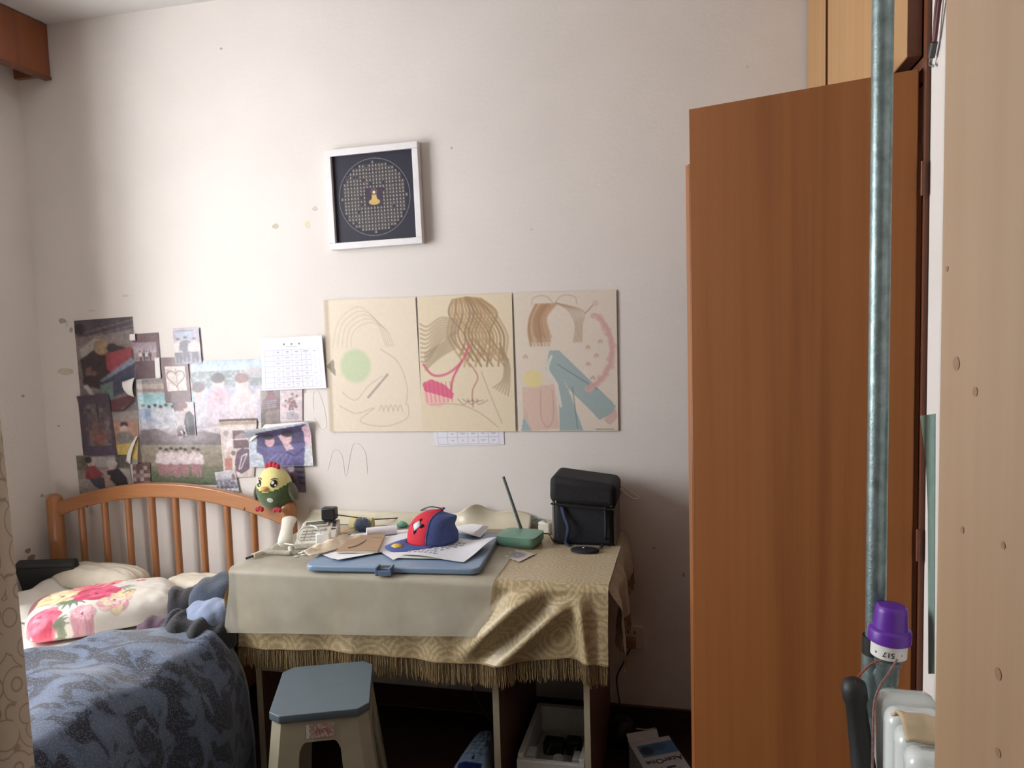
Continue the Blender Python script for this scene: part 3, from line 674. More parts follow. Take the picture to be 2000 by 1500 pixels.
# 13 pair of narrow prints
c = Cv(34, 66, (128, 112, 108)); c.rect(0, 0, .3, 1, (150, 138, 122)); c.person(.55, -.02, 1.1, (110, 84, 92), (130, 112, 106), (84, 40, 52), w=.5); [c.line([(.35, .3+.06*k), (.8, .3+.06*k)], .02, (176, 168, 180)) for k in range(4)]; c.ell(.55, .14, .2, .1, (120, 40, 56)); c.rect(.0, .6, .25, 1, (96, 88, 78))
sheet('photo_strip', K((1462, 585), (1595, 580), (1600, 800), (1470, 842)), c, 'narrow brown photo strip of one person in a checked top', 'photo', 3)
c = Cv(42, 60, (214, 196, 202)); r_ = random.Random(4)
for k in range(26): a = r_.uniform(0, 6.3); d = r_.uniform(.05, .34); c.ell(.5+d*cos(a), .36+.8*d*sin(a), .06, .045, r_.choice([(170, 110, 116), (150, 90, 98), (128, 112, 110), (186, 136, 140)]))
c.ell(.55, .82, .3, .16, (196, 188, 192)); [c.curve([(.3, .75+.05*k), (.55, .72+.06*k), (.8, .8+.04*k)], .012, (130, 118, 124)) for k in range(4)]
sheet('flower_print', K((1597, 580), (1755, 572), (1756, 792), (1602, 800)), c, 'pale pink print of a bouquet in a vase under the timetable', 'photo', 3)
# 11 sticker sheet
c = Cv(70, 100, (208, 192, 180)); c.rect(0, 0, 1, .04, (120, 104, 96)); c.rect(.04, .05, .96, .11, (190, 172, 156)); c.rect(.06, .14, .94, .98, (222, 204, 200)); c.rect(.34, .2, .98, .34, (104, 82, 86)); c.poly([(.4, .3), (.6, .24), (.95, .28), (.95, .34), (.4, .34)], (150, 130, 136)); c.rect(.36, .36, .9, .5, (100, 76, 84)); c.poly([(.45, .56), (.6, .5), (.85, .52), (.85, .86), (.6, .94), (.4, .88), (.38, .7)], (104, 82, 98))
c.line([(.68, .62), (.6, .64), (.56, .74), (.5, .86), (.58, .84), (.66, .74), (.76, .6), (.66, .62)], .016, (222, 212, 220)); c.rect(.06, .66, .3, .86, (190, 120, 104)); c.ell(.16, .24, .08, .05, (176, 160, 158)); [c.rect(.1+.05*k, .38, .13+.05*k, .46, (240, 232, 230)) for k in range(4)]; c.ell(.34, .58, .07, .04, (130, 112, 112)); c.rect(.12, .55, .26, .66, (196, 176, 150)); c.rect(.3, .94, .44, 1, (170, 90, 106))
sheet('sticker_sheet', K((1178, 782), (1440, 772), (1420, 1180), (1212, 1192)), c, 'cream sticker sheet with dark plum panels beside the blue photo', 'sticker sheet', 4, lambda u, w: .004*sm(.1, 0, w))
# 12 blue photo with curled top
c = Cv(96, 72, (196, 206, 220)); c.rect(.82, .6, 1, 1, (214, 220, 226)); c.rect(0, 0, .2, 1, (190, 204, 218)); c.poly([(.15, .12), (.95, .02), (.93, .5), (.8, .62), (.12, .6)], (62, 58, 104)); c.poly([(.2, .5), (.9, .45), (.86, 1), (.24, 1)], (92, 88, 150)); c.poly([(.12, .45), (.3, .5), (.28, .75), (.12, .62)], (80, 78, 132))
c.ell(.34, .36, .075, .14, (214, 160, 172)); c.ell(.33, .24, .09, .08, (40, 34, 56)); c.ell(.62, .32, .075, .14, (222, 176, 184)); c.ell(.64, .2, .1, .09, (44, 38, 62)); c.poly([(.48, .24), (.54, .22), (.72, .58), (.6, .62)], (224, 184, 192)); c.poly([(.88, .1), (.98, .02), (1, .5), (.9, .55)], (220, 180, 196)); [c.curve([(.3+.1*k, .95), (.35+.1*k, .8), (.45+.08*k, .7)], .01, (130, 128, 190)) for k in range(4)]; c.curve([(.6, .66), (.74, .74), (.86, .6)], .016, (60, 58, 110))
sheet('photo_print', K((1385, 850), (1818, 798), (1838, 1102), (1398, 1112)), c, 'violet blue photo of two people sheltering under a jacket', 'photo', 5, lambda u, w: .03*sm(.4, 0, w)**2*(1-.5*u)+.006)
# 14 torn scrap
c = Cv(42, 44, (170, 174, 188)); c.grad(0, .35, (206, 208, 214), (188, 190, 200)); c.speck(0, .4, 1, 1, [(110, 112, 128), (150, 152, 166), (84, 88, 104), (186, 176, 180)], 4, .8, 31); c.ell(.85, .3, .08, .12, (150, 120, 118))
sheet('torn_photo', K((1148, 1150), (1290, 1130), (1320, 1283), (1166, 1286)), c, 'torn blue grey photo scrap above the right of the headboard arch', 'photo', 5, lambda u, w: .004*sm(.8, 1, w))
# 15 violet print behind the toy
c = Cv(44, 62, (120, 104, 128)); c.rect(.55, .1, 1, 1, (96, 96, 126)); [c.rect(.6, .2+.16*k, 1, .26+.16*k, (52, 50, 76)) for k in range(4)]; c.ell(.45, .28, .14, .12, (190, 184, 196)); c.poly([(.2, .4), (.7, .38), (.75, 1), (.15, 1)], (118, 84, 112)); c.rect(.05, .0, .35, .14, (206, 204, 214)); c.line([(.45, .45), (.48, .9)], .03, (66, 48, 70)); c.rect(0, .82, 1, 1, (128, 104, 124))
sheet('photo_print', K((1600, 1058), (1758, 1060), (1782, 1290), (1620, 1292)), c, 'violet photo partly hidden behind the plush chick', 'photo', 3)
# timetables
def table(w, h, rows, cols, head, seed):
    c = Cv(w, h, (224, 224, 232)); r = random.Random(seed); L = (176, 176, 204); t0 = .24 if head else .03
    if head:
        for k in range(3): c.rect(.36+.12*k, .115, .385+.12*k, .15, (110, 110, 120))
        c.rect(.4, .175, .58, .185, (170, 170, 178)); c.rect(.05, .235, .12, .245, (130, 130, 136)); c.rect(.84, .2, .9, .208, (190, 190, 196))
    for j in range(rows+1): c.line([(.06, t0+(.96-t0)*j/rows), (.93, t0+(.96-t0)*j/rows)], .0035, L)
    for i in range(cols+1): x = .06+.87*(0 if i == 0 else (.16+.84*(i-1)/(cols-1))); c.line([(x, t0), (x, .96)], .0035, L)
    for j in range(rows):
        for i in range(1, cols):
            x = .06+.87*(.16+.84*(i-.5)/(cols-1)); y = t0+(.96-t0)*(j+.5)/rows; hw = r.choice((.018, .018, .026, .04))
            c.rect(x-hw, y-.018, x+hw, y-.004, (140, 140, 152)); c.rect(x-.02, y+.012, x+.02, y+.02, (176, 176, 186))
    return c
sheet('timetable', [(511, 661), (633, 655), (641, 757), (514, 763)], table(150, 118, 7, 6, True, 3), 'white timetable sheet with a ruled grid beside the pencil drawings', 'timetable', 6, lambda u, w: .012*sm(.75, 1, u)*(1-.4*w), m=M['print'])
sheet('timetable', [(842, 800), (982, 798), (985, 868), (849, 871)], table(120, 76, 5, 6, False, 5), 'white timetable sheet tucked beneath the middle drawing', 'timetable', 1, m=M['print'])
# three coloured-pencil sheets: plain abstract stand-ins in the colours of the originals
PAP, PEN = (224, 211, 191), (166, 152, 136)
c = Cv(110, 152, PAP); c.ell(.32, .5, .165, .125, (186, 202, 164), .85, .25)
for k in range(5): c.curve([(.08+.05*k, .36), (.16+.04*k, .16+.02*k), (.38+.03*k, .06+.03*k), (.56+.03*k, .16+.02*k), (.66+.02*k, .36)], .0035, PEN, .45)
c.curve([(.6, .38), (.78, .48), (.86, .66), (.84, .8)], .004, PEN, .6); c.curve([(.12, .8), (.3, .86), (.5, .82), (.34, .92), (.6, .96), (.84, .9), (.86, .8)], .004, PEN, .6); c.curve([(.16, .7), (.3, .76), (.44, .66), (.6, .58)], .004, PEN, .6)
c.line([(.44, .74), (.66, .57)], .011, (150, 140, 130), .8); c.poly([(.0, .5), (.08, .44), (.1, .58)], (140, 130, 116), .8); [c.curve([(.55+.05*k, .84), (.58+.05*k, .8), (.6+.05*k, .85)], .004, PEN, .6) for k in range(5)]
DQ = [(633, 586), (812, 580), (827, 842), (645, 843)]
sheet('pencil_drawing', DQ, c, 'cream sheet with faint pencil curves and a pale green disc', 'drawing', 4, lambda u, w: .004*sm(.06, 0, u), m=M['print'])
c = Cv(110, 152, (221, 207, 180)); r_ = random.Random(9)
for k in range(26):
    t = k/25; c.curve([(.38+.3*t, .02+.03*abs(t-.5)), (.34+.5*t, .14), (.5+.46*t-.2*(k % 2), .30), (.44+.5*t, .44+.04*(k % 3))], .012, r_.choice([(176, 146, 108), (160, 130, 94), (186, 158, 120), (146, 118, 86)]), .75)
for k in range(9): c.curve([(.42, .18+.012*k), (.25, .16+.02*k), (.1, .22+.03*k), (.02, .2+.035*k)], .010, (162, 140, 112), .6)
for k in range(7): c.curve([(.4, .26+.02*k), (.22, .36+.015*k), (.06, .42+.02*k)], .009, (152, 132, 106), .6)
for k in range(6): c.curve([(.86, .36), (.9+.01*k, .5), (.88+.015*k, .62), (.78+.03*k, .68+.012*k)], .008, (158, 138, 110), .6)
c.poly([(.02, .64), (.12, .61), (.26, .65), (.36, .72), (.34, .76), (.2, .73), (.04, .7)], (214, 92, 128), .9); c.poly([(.03, .7), (.2, .73), (.34, .76), (.2, .82), (.05, .8)], (232, 176, 172), .8)
for k in range(7): c.line([(.05+.045*k, .63), (.07+.045*k, .78)], .004, (190, 66, 104), .6)
c.curve([(.04, .5), (.14, .58), (.3, .57), (.46, .48), (.54, .36)], .012, (206, 96, 122), .85); c.curve([(.46, .48), (.36, .6), (.33, .7)], .011, (196, 82, 110), .85); c.curve([(.54, .5), (.62, .6), (.56, .7), (.56, .82)], .006, (170, 84, 96), .7)
c.curve([(.1, .8), (.4, .8), (.62, .86), (.82, .97)], .004, PEN, .8); c.curve([(.66, .56), (.74, .72), (.86, .94)], .004, PEN, .8); [c.curve([(.4+.05*k, .76), (.46+.04*k, .8-.02*(k % 2)), (.52+.05*k, .77)], .004, (140, 110, 96), .7) for k in range(5)]
sheet('pencil_drawing', [(816, 580), (1000, 572), (1008, 842), (826, 842)], c, 'cream sheet coloured with brown strands and a bright pink fan', 'drawing', 5, m=M['print'])
c = Cv(116, 158, (218, 206, 192)); r_ = random.Random(12)
for k in range(18): t = k/17; c.curve([(.22+.2*t, .09), (.16+.16*t, .18), (.14+.2*t, .28), (.16+.2*t, .38-.03*(k % 3))], .012, r_.choice([(178, 142, 110), (164, 126, 96), (190, 158, 126)]), .7)
for k in range(8): c.curve([(.42, .08), (.54+.02*k, .14), (.6+.01*k, .24), (.58+.012*k, .36)], .005, (172, 146, 122), .6)
for sx in (-1, 1): c.curve([(.4, .09), (.4+sx*.08, .03), (.4+sx*.2, .04), (.4+sx*.22, .09)], .004, PEN, .7)
c.poly([(.34, .42), (.44, .42), (.98, .82), (.94, .88), (.82, .92), (.5, .68), (.48, .62), (.66, 1), (.42, 1), (.42, .66), (.3, .55)], (146, 168, 170), .85); c.poly([(.03, 1), (.08, .82), (.14, 1)], (144, 170, 172), .9)
c.curve([(.36, .46), (.32, .55), (.4, .66), (.44, .82)], .012, (214, 212, 204)); c.line([(.42, .52), (.8, .7)], .004, (100, 130, 138)); c.line([(.56, .68), (.6, .98)], .004, (100, 130, 138)); c.poly([(.86, .92), (.98, .84), (1, .9), (.92, .96)], (206, 172, 166), .9)
c.poly([(.06, .68), (.38, .66), (.42, .98), (.14, 1), (.06, .9)], (212, 182, 168), .85); [c.curve([(.24, .7), (.24, .9), (.3, .97), (.36, .9), (.36, .7)], .004, (190, 140, 130), .8)]; c.ell(.17, .62, .095, .065, (222, 206, 146), .9, .2)
for k in range(34):
    a = -1.0+2.3*k/33; c.ell(.62+.33*cos(a)+r_.uniform(-.02, .02), .42+.29*sin(a)+r_.uniform(-.01, .01), .03, .021, (212, 172, 166), .8, .5); c.curve([(.62+.33*cos(a)-.015, .42+.29*sin(a)), (.62+.33*cos(a), .42+.29*sin(a)-.015), (.62+.33*cos(a)+.015, .42+.29*sin(a))], .003, (186, 142, 138), .8)
for x, y in ((.72, .4), (.8, .46), (.72, .52), (.84, .36), (.76, .62), (.1, .46)): c.ell(x, y, .025, .016, (212, 178, 168), .8); c.curve([(x-.02, y+.01), (x, y-.012), (x+.02, y+.008)], .003, (180, 140, 134), .8)
c.line([(.7, .16), (.78, .1)], .004, (150, 110, 106)); c.ell(.8, .09, .03, .022, (214, 186, 176)); c.rect(.78, .985, .96, .992, (150, 138, 126))
sheet('pencil_drawing', [(1003, 572), (1204, 566), (1208, 841), (1013, 842)], c, 'cream sheet coloured with a teal band and a ring of pink blossoms', 'drawing', 4, m=M['print'])
# white curled flaps and tape scraps that belong to the sheets
M['flap'] = mat('paper_back', (222, 220, 216), .7, .04, 30)
def flap(parent, pts, depth, name='curled_corner'):
    # pts: four px corners of the turned-over paper; rolled towards the room
    q = [aty(*p) for p in pts]
    fn = lambda u, w: (q[0]*(1-u)*(1-w)+q[1]*u*(1-w)+q[2]*u*w+q[3]*(1-u)*w)-Vector((0, .008+depth*sin(w*pi)+.3*depth*u, 0))
    obj(name, G().grid(fn, 6, 8), M['flap'], parent, smooth=60, solid=.0006)
by = {o.get('label', ''): o for o in bpy.data.objects}
P1 = [o for l, o in by.items() if l.startswith('tall magazine')][0]; P12 = [o for l, o in by.items() if l.startswith('violet blue')][0]; P10 = [o for l, o in by.items() if l.startswith('photo of one person')][0]; P2 = [o for l, o in by.items() if l.startswith('maroon edged')][0]
flap(P1, K((505, 520), (595, 490), (592, 625), (545, 610)), .012); flap(P1, K((600, 900), (618, 895), (565, 1092), (530, 1075)), .012)
flap(P12, K((1500, 815), (1820, 792), (1815, 800), (1480, 870)), .012); flap(P12, K((1480, 838), (1510, 850), (1400, 940), (1375, 925)), .012); flap(P10, K((870, 800), (940, 870), (935, 885), (905, 893)), .006)
flap(P2, K((555, 188), (595, 184), (598, 232), (558, 232)), .001, 'tape_piece'); flap(P2, K((730, 352), (765, 350), (775, 495), (738, 498)), .001, 'tape_piece')
# ---------------------------------------------------------------- framed picture
fr = thing('framed_picture', aty(735, 480, 0), 'square white frame holding a dark blue print with a gold circle pattern', 'picture')
fq = [aty(632, 294, -.034), aty(812, 276, -.034), aty(827, 474, -.034), aty(646, 488, -.034)]
ctr = sum(fq, Vector())/4; ux = ((fq[1]-fq[0])+(fq[2]-fq[3])).normalized(); uz = Vector((0, 0, 1)); ux.y = 0; ux.normalize(); uz = Vector((-ux.z, 0, ux.x))
HS = .188
def fpt(a, b, d): return Vector((ctr.x, -d, ctr.z))+ux*a+uz*b
g = G()
for a0_, b0_, a1_, b1_ in ((-HS, HS-.024, HS, HS), (-HS, -HS, HS, -HS+.024), (-HS, -HS+.024, -HS+.024, HS-.024), (HS-.024, -HS+.024, HS, HS-.024)):
    g.prism([fpt(a0_, b0_, .034), fpt(a1_, b0_, .034), fpt(a1_, b1_, .034), fpt(a0_, b1_, .034)], (0, .032, 0))
obj('frame', g, mat('silver_white_frame', (226, 224, 226), .4, .04, 30), fr, bevel=.0015)
c = Cv(210, 210, (19, 18, 40)); t_ = [i*2*pi/90 for i in range(91)]
c.line([(.5+.44*cos(a), .5+.44*sin(a)) for a in t_], .0028, (150, 146, 150)); r_ = random.Random(3); N_ = 21; cs = .84/N_
for i in range(N_):
    for j in range(N_):
        x, y = .08+cs*(i+.5), .08+cs*(j+.5)
        if (x-.5)**2+(y-.5)**2 > .40**2 or (abs(x-.5) < .12 and abs(y-.5) < .12): continue
        c.rect(x-cs*.46, y-cs*.46, x+cs*.46, y+cs*.46, (82, 78, 82)); c.rect(x-cs*.36, y-cs*.36, x+cs*.36, y+cs*.36, (32, 28, 42))
        if r_.random() < .95: c.ell(x, y-cs*.12, cs*.14, cs*.16, (176, 168, 154)); c.ell(x, y+cs*.16, cs*.26, cs*.16, (156, 146, 130))
c.rect(.39, .39, .61, .61, (48, 34, 58)); c.ell(.5, .555, .07, .035, (196, 166, 92)); c.poly([(.46, .55), (.475, .47), (.525, .47), (.54, .55)], (200, 174, 104)); c.ell(.5, .445, .018, .02, (226, 206, 150)); c.line([(.5+.035*cos(a), .44+.035*sin(a)) for a in t_], .0025, (150, 120, 110))
gp = G().grid(lambda u, w: fpt(lerp(-HS+.024, HS-.024, u), lerp(HS-.024, -HS+.024, w), .020), 209, 209)
obj('picture_print', gp, M['print'], fr, cols=c.cols())
obj('backing', G().prism([fpt(-HS+.02, -HS+.02, .016), fpt(HS-.02, -HS+.02, .016), fpt(HS-.02, HS-.02, .016), fpt(-HS+.02, HS-.02, .016)], (0, .014, 0)), M['wcarc'], fr)

# ================================================================ things on the bed
def pillow(name, c, e1, L, Wd, H, m, label, cv=None, cat='pillow', seed=0, n=64, flat=.35):
    e1 = Vector((e1.x, e1.y, 0)).normalized(); e2 = Vector((-e1.y, e1.x, 0))
    def surf(sgn):
        def fn(u, w):
            a, b = 2*u-1, 2*w-1
            k = max(0, (1-a**4)*(1-b**4))**.42
            pinch = 1-.10*(a*a*b*b)
            wr = .10*nz(a*3+seed, b*3, seed)+.05*nz(a*7, b*7, seed)
            h = H*k*(1+wr) if sgn > 0 else -H*flat*k
            return c+e1*(a*L*pinch*(1+.03*nz(b*3, seed)))+e2*(-b*Wd*pinch*(1+.05*nz(a*2, seed+5)))+Vector((0, 0, h))
        return fn
    g = G().grid(surf(1), n-1, n-1).grid(surf(-1), n-1, n-1)
    cols = None
    if cv: q = cv.cols(); cols = np.concatenate([q, q])
    return tag(obj(name, g, m, cols=cols, smooth=180), label, cat)
N_ = 150
c = Cv(N_, N_, (226, 220, 210))
def flower(x, y, r, cols, n=9, seed=0):
    q = random.Random(seed)
    for ring, (rr, sz) in enumerate(((.62, .44), (.36, .36), (.14, .24))):
        m_ = max(4, n-2*ring)
        for k in range(m_):
            a = (k+.5*ring)*2*pi/m_+q.uniform(-.15, .15); px_, py_ = x+r*rr*cos(a), y+r*rr*sin(a)*1.25; base = np.array(cols[k % len(cols)], float)
            c.ell(px_, py_, r*sz, r*sz*1.2, base*.80, .9, .12); c.ell(px_+r*.05*cos(a), py_+r*.06*sin(a), r*sz*.86, r*sz*1.04, np.minimum(255, base*(1.0+.08*ring)), .95, .35)
            c.line([(x+r*.2*cos(a), y+r*.25*sin(a)), (x+r*(rr+sz*.6)*cos(a), y+r*(rr+sz*.6)*sin(a)*1.25)], .004, base*.84, .6)
    c.ell(x, y, r*.10, r*.12, (120, 60, 60), .8, .5)
def leafs(x, y, r, col, n=6, a0=0, sp=2.5):
    for k in range(n): a = a0+sp*k/n; c.poly([(x, y), (x+r*.5*cos(a-.2), y+r*.6*sin(a-.2)), (x+r*cos(a), y+1.3*r*sin(a)), (x+r*.5*cos(a+.2), y+r*.6*sin(a+.2))], col, .85)
c.poly([(0, .0), (.28, .0), (.3, .2), (.05, .55), (0, .6)], (110, 44, 48), .9)
leafs(.30, .62, .17, (92, 110, 84), 8, .4, 2.6); leafs(.62, .16, .1, (104, 112, 96), 5, 0, 3); leafs(.6, .5, .12, (150, 146, 138), 6, -.5, 2)
flower(.10, .86, .13, [(214, 92, 120), (226, 120, 142), (200, 70, 100)], 8, 2); flower(.24, .44, .17, [(226, 200, 156), (214, 184, 138), (234, 214, 176)], 10, 3)
flower(.46, .2, .17, [(212, 96, 112), (226, 138, 140), (196, 74, 92), (232, 160, 158)], 10, 4); flower(.45, .56, .15, [(206, 64, 106), (218, 92, 126), (196, 56, 92)], 8, 5)
flower(.73, .12, .07, [(222, 110, 120), (232, 150, 150)], 6, 6); flower(.75, .3, .04, [(214, 104, 116)], 5, 7); flower(.56, .84, .11, [(228, 190, 186), (214, 160, 164), (222, 206, 170)], 8, 8); flower(.62, .7, .08, [(214, 192, 150), (226, 206, 170)], 7, 9); flower(.36, .93, .08, [(226, 180, 186), (218, 160, 172)], 7, 10)
leafs(.66, .62, .08, (120, 124, 100), 4, 1, 2); leafs(.16, .98, .12, (120, 130, 108), 4, -.4, .8)
pa, pb = atz(48, 1212, .53), atz(352, 1158, .53)
pillow('floral_pillow', (pa+pb)/2+Vector((.0, .0, -.025)), pb-pa, (pb-pa).length/2, .165, .085, M['fabric_print'], 'floral satin pillow with large pink and cream blooms on the bed', c, seed=3, n=N_)
q = atz(205, 1128, .52); pillow('cream_pillow', Vector((q.x, -.195, .515)), Vector((1, -.03, 0)), .21, .075, .065, M['cream'], 'plain cream pillow lying against the left headboard spindles', seed=8, n=40)
q = atz(385, 1140, .52); pillow('cream_pillow', Vector((q.x+.01, -.185, .505)), Vector((1, 0, 0)), .14, .075, .05, M['cream'], 'plain cream pillow half hidden behind the heap of dark clothes', seed=12, n=40)
# dark flat case in the corner
p = Vector((-2.585, -.22, .478))
bx = thing('laptop_sleeve', p, 'black flat case propped in the corner by the headboard post', 'case')
T = Matrix.Translation(p) @ rot('Z', .25) @ rot('X', .35)
obj('case_body', G().box((-.10, -.02, .0), (.14, .025, .135), T), mat('black_case', (38, 40, 40), .7, .1, 20), bx, bevel=.008)
obj('zip_edge', G().box((-.097, -.024, .118), (.137, -.0202, .122), T), M['rubber'], bx)
q = atz(70, 1165, .5); sc_ = obj('white_cloth', G().grid(lambda u, w: Vector((lerp(-2.56, -2.34, u), lerp(-.26, -.56, w), .481+.03*max(0, nz(u*3, w*3)+.3)+.02*(1-u)*(1-w)*2)), 24, 24), M['sheet'], smooth=60, solid=.003)
tag(sc_, 'crumpled white cloth between the black case and the floral pillow', 'cloth')
# clothes heap
def heap(name, px, py, z, r, H, m, label, cat, seed, ang=0, wr=.16, dirn=3.0, group=None):
    c0 = atz(px, py, z); T = rot('Z', ang)
    def fn(u, w):
        a = 2*pi*u; rr = sin(w*pi/2)
        d = Vector((cos(a)*rr*r[0], sin(a)*rr*r[1], 0)); d *= 1+.18*nz(cos(a)*2+seed, sin(a)*2)*rr
        rid = sin(d.x*dirn/r[0]*3.2+nz(d.x*12, d.y*12, seed)*2.2)*sin(w*pi)**.7
        h = H*max(0, cos(w*pi/2))**.5*(1+wr*rid+.18*nz(d.x*8, d.y*8, seed))
        return c0+T @ d+Vector((0, 0, h))
    return tag(obj(name, G().grid(fn, 60, 22, True), m, smooth=60), label, cat, group)
fab = lambda n, c: mat(n, c, .9, .12, 25, .3, sheen=.3)
heap('black_trousers', 392, 1256, .49, (.12, .13), .10, fab('black_cotton', (24, 26, 32)), 'black trousers heaped on the bed under the light blue shirt', 'trousers', 1, .3)
heap('plum_shirt', 322, 1232, .49, (.09, .06), .05, fab('plum_cotton', (72, 44, 64)), 'plum coloured shirt peeping out beside the black trousers', 'shirt', 2, .5)
heap('dark_jumper', 362, 1245, .50, (.075, .08), .085, fab('dark_navy_wool', (30, 36, 50)), 'dark navy jumper bunched between the trousers and the plum shirt', 'jumper', 5, .2)
heap('dark_coat', 375, 1190, .49, (.12, .10), .085, fab('charcoal_wool', (34, 32, 40)), 'charcoal coat lying behind the light blue shirt', 'coat', 6, .6)
heap('light_blue_shirt', 412, 1220, .54, (.095, .075), .085, fab('pale_blue_cotton', (128, 142, 170)), 'light blue folded shirt on top of the black trousers', 'shirt', 3, -.2, .04)
heap('navy_jacket', 430, 1190, .555, (.10, .10), .115, fab('slate_navy', (50, 62, 80)), 'slate blue jacket piled highest on the clothes heap', 'jacket', 4, .5, .05, 2.6)

# ================================================================ things on the desk
def rbox(g, T, sx, sy, sz): return g.box((-sx/2, -sy/2, 0), (sx/2, sy/2, sz), T)
def at_T(p, az): return Matrix.Translation(p) @ rot('Z', az)
# ---- blue drawing board
ZB = ZP+.003
fl, frr, br = atz(593, 1104, ZB+.02), atz(936, 1111, ZB+.02), atz(974, 1042, ZB+.02)
e1 = (frr-fl); e1.z = 0; Lb = e1.length; e1.normalize(); e2 = Vector((-e1.y, e1.x, 0)); Wb = (br-frr).dot(e2)
def brd(a, b, z): return fl+e1*a+e2*b+Vector((0, 0, z-fl.z))
bb = thing('drawing_board', brd(Lb/2, Wb/2, ZB), 'blue grey plastic drawing board with a latch on the front edge', 'board')
M['bluep'] = mat('blue_grey_plastic', (128, 150, 176), .38, .04, 20)
pts = []
for (ca, cb, a0_) in ((.03, .03, pi), (Lb-.03, .03, 1.5*pi), (Lb-.03, Wb-.03, 0), (.03, Wb-.03, .5*pi)):
    for k in range(6): a = a0_+k*pi/10; pts.append(brd(ca+.03*cos(a), cb+.03*sin(a), ZB))
obj('slab', G().prism(pts, (0, 0, .019)), M['bluep'], bb, bevel=.005, seg=3)
lc = atz(756, 1108, ZB+.012); la = (lc-fl).dot(e1)
g = G()
for x0, x1, y0, y1, z0, z1 in ((-.026, -.019, -.022, .016, -.002, .024), (.019, .026, -.022, .016, -.002, .024), (-.019, .019, -.022, -.016, -.002, .014), (-.019, .019, -.016, .0, -.002, .004)):
    g.prism([brd(la+x0, y0, ZB+z0), brd(la+x1, y0, ZB+z0), brd(la+x1, y1, ZB+z0), brd(la+x0, y1, ZB+z0)], (0, 0, z1-z0))
lt = obj('latch', g, mat('latch_plastic', (96, 118, 146), .4, .05, 20), bb, bevel=.0015)
obj('latch_slot', G().prism([brd(la-.018, .001, ZB+.0195), brd(la+.018, .001, ZB+.0195), brd(la+.018, .016, ZB+.0195), brd(la-.018, .016, ZB+.0195)], (0, 0, .0006)), M['darkgrey'], lt)
ZS = ZB+.0205
# ---- papers
def psheet(name, quad, z, label, cat, cv=None, m=None, curl=None, group=None, n=24, thick=.0004):
    q = [atz(*c_, z) for c_ in quad]; w_, h_ = (cv.w-1, cv.h-1) if cv else (n, n)
    fn = lambda u, w: (q[0]*(1-u)*(1-w)+q[1]*u*(1-w)+q[2]*u*w+q[3]*(1-u)*w)+Vector((0, 0, (curl(u, w) if curl else 0)+.0008*(1+nz(u*4, w*4, z*90))))
    g = G().grid(fn, w_, h_)
    return tag(obj(name, g, m or (M['print'] if cv else M['paper']), cols=cv.cols() if cv else None, smooth=180, solid=0), label, cat, group)
psheet('paper_sheet', [(690, 1043), (800, 1034), (820, 1062), (655, 1084)], ZS, 'blank white sheet beneath the brown booklet', 'paper')
psheet('paper_sheet', [(625, 1082), (740, 1050), (806, 1068), (660, 1096)], ZS+.002, 'white sheet with a pointed corner over the board edge', 'paper', curl=lambda u, w: .004*sm(.6, 1, w)*(1-u))
psheet('paper_sheet', [(715, 1060), (800, 1038), (840, 1062), (768, 1094)], ZS+.004, 'blank white sheet beneath the cap brim', 'paper')
psheet('paper_sheet', [(770, 1090), (835, 1062), (905, 1078), (855, 1092)], ZS+.0035, 'pale green tinted sheet under the printed page', 'paper', m=mat('pale_green_paper', (206, 214, 204), .8, .03, 20))
c = Cv(100, 70, (222, 224, 232)); r_ = random.Random(5)
for j in range(7):
    x = .02
    while x < .6-.03*j: w_ = r_.uniform(.02, .08); c.rect(x, .2+.1*j, x+w_, .2+.1*j+.035, (122, 124, 134), .8); c.ell(x+w_/2, .24+.1*j, .02, .03, (96, 98, 108), .6); x += w_+r_.uniform(.01, .04)
psheet('printed_page', [(855, 1050), (970, 1060), (905, 1096), (784, 1084)], ZS+.0065, 'printed white page with smudged black lines lying across the board', 'paper', c, curl=lambda u, w: .022*sm(.55, 1, u)*sm(1, .1, w)+.004*sin(u*5))
for k in range(5):
    psheet('loose_sheet', [(866+3*k, 1034-k), (905+4*k, 1027-k*.6), (957-3*k, 1029-k*.4), (938-4*k, 1050-k)], ZS+.002+.0022*k, 'white sheet in the small sheaf between cap and router', 'paper', group='sheaf of loose sheets by the router', curl=lambda u, w: .003*u)
bq = [atz(656, 1079, ZS+.008), atz(738, 1079, ZS+.008), atz(753, 1046, ZS+.008), atz(692, 1049, ZS+.008)]
bk_ = thing('brown_booklet', sum(bq, Vector())/4, 'thin brown card booklet lying on the white sheets', 'booklet')
obj('cover', G().prism([p+Vector((0, 0, .004)) for p in bq], (0, 0, .0025)), mat('kraft_card', (166, 140, 112), .75, .06, 30), bk_)
obj('pages', G().prism([p*.98+(sum(bq, Vector())/4)*.02-Vector((0, 0, .002)) for p in bq], (0, 0, .0055)), M['offwhite'], bk_)
c0_, c1_ = atz(745, 1050, ZS+.0148), atz(722, 1052, ZS+.0148)
obj('cover_print', G().box((min(c0_.x, c1_.x), c0_.y-.002, c0_.z), (max(c0_.x, c1_.x), c0_.y+.002, c0_.z+.0003)), M['darkgrey'], bk_)
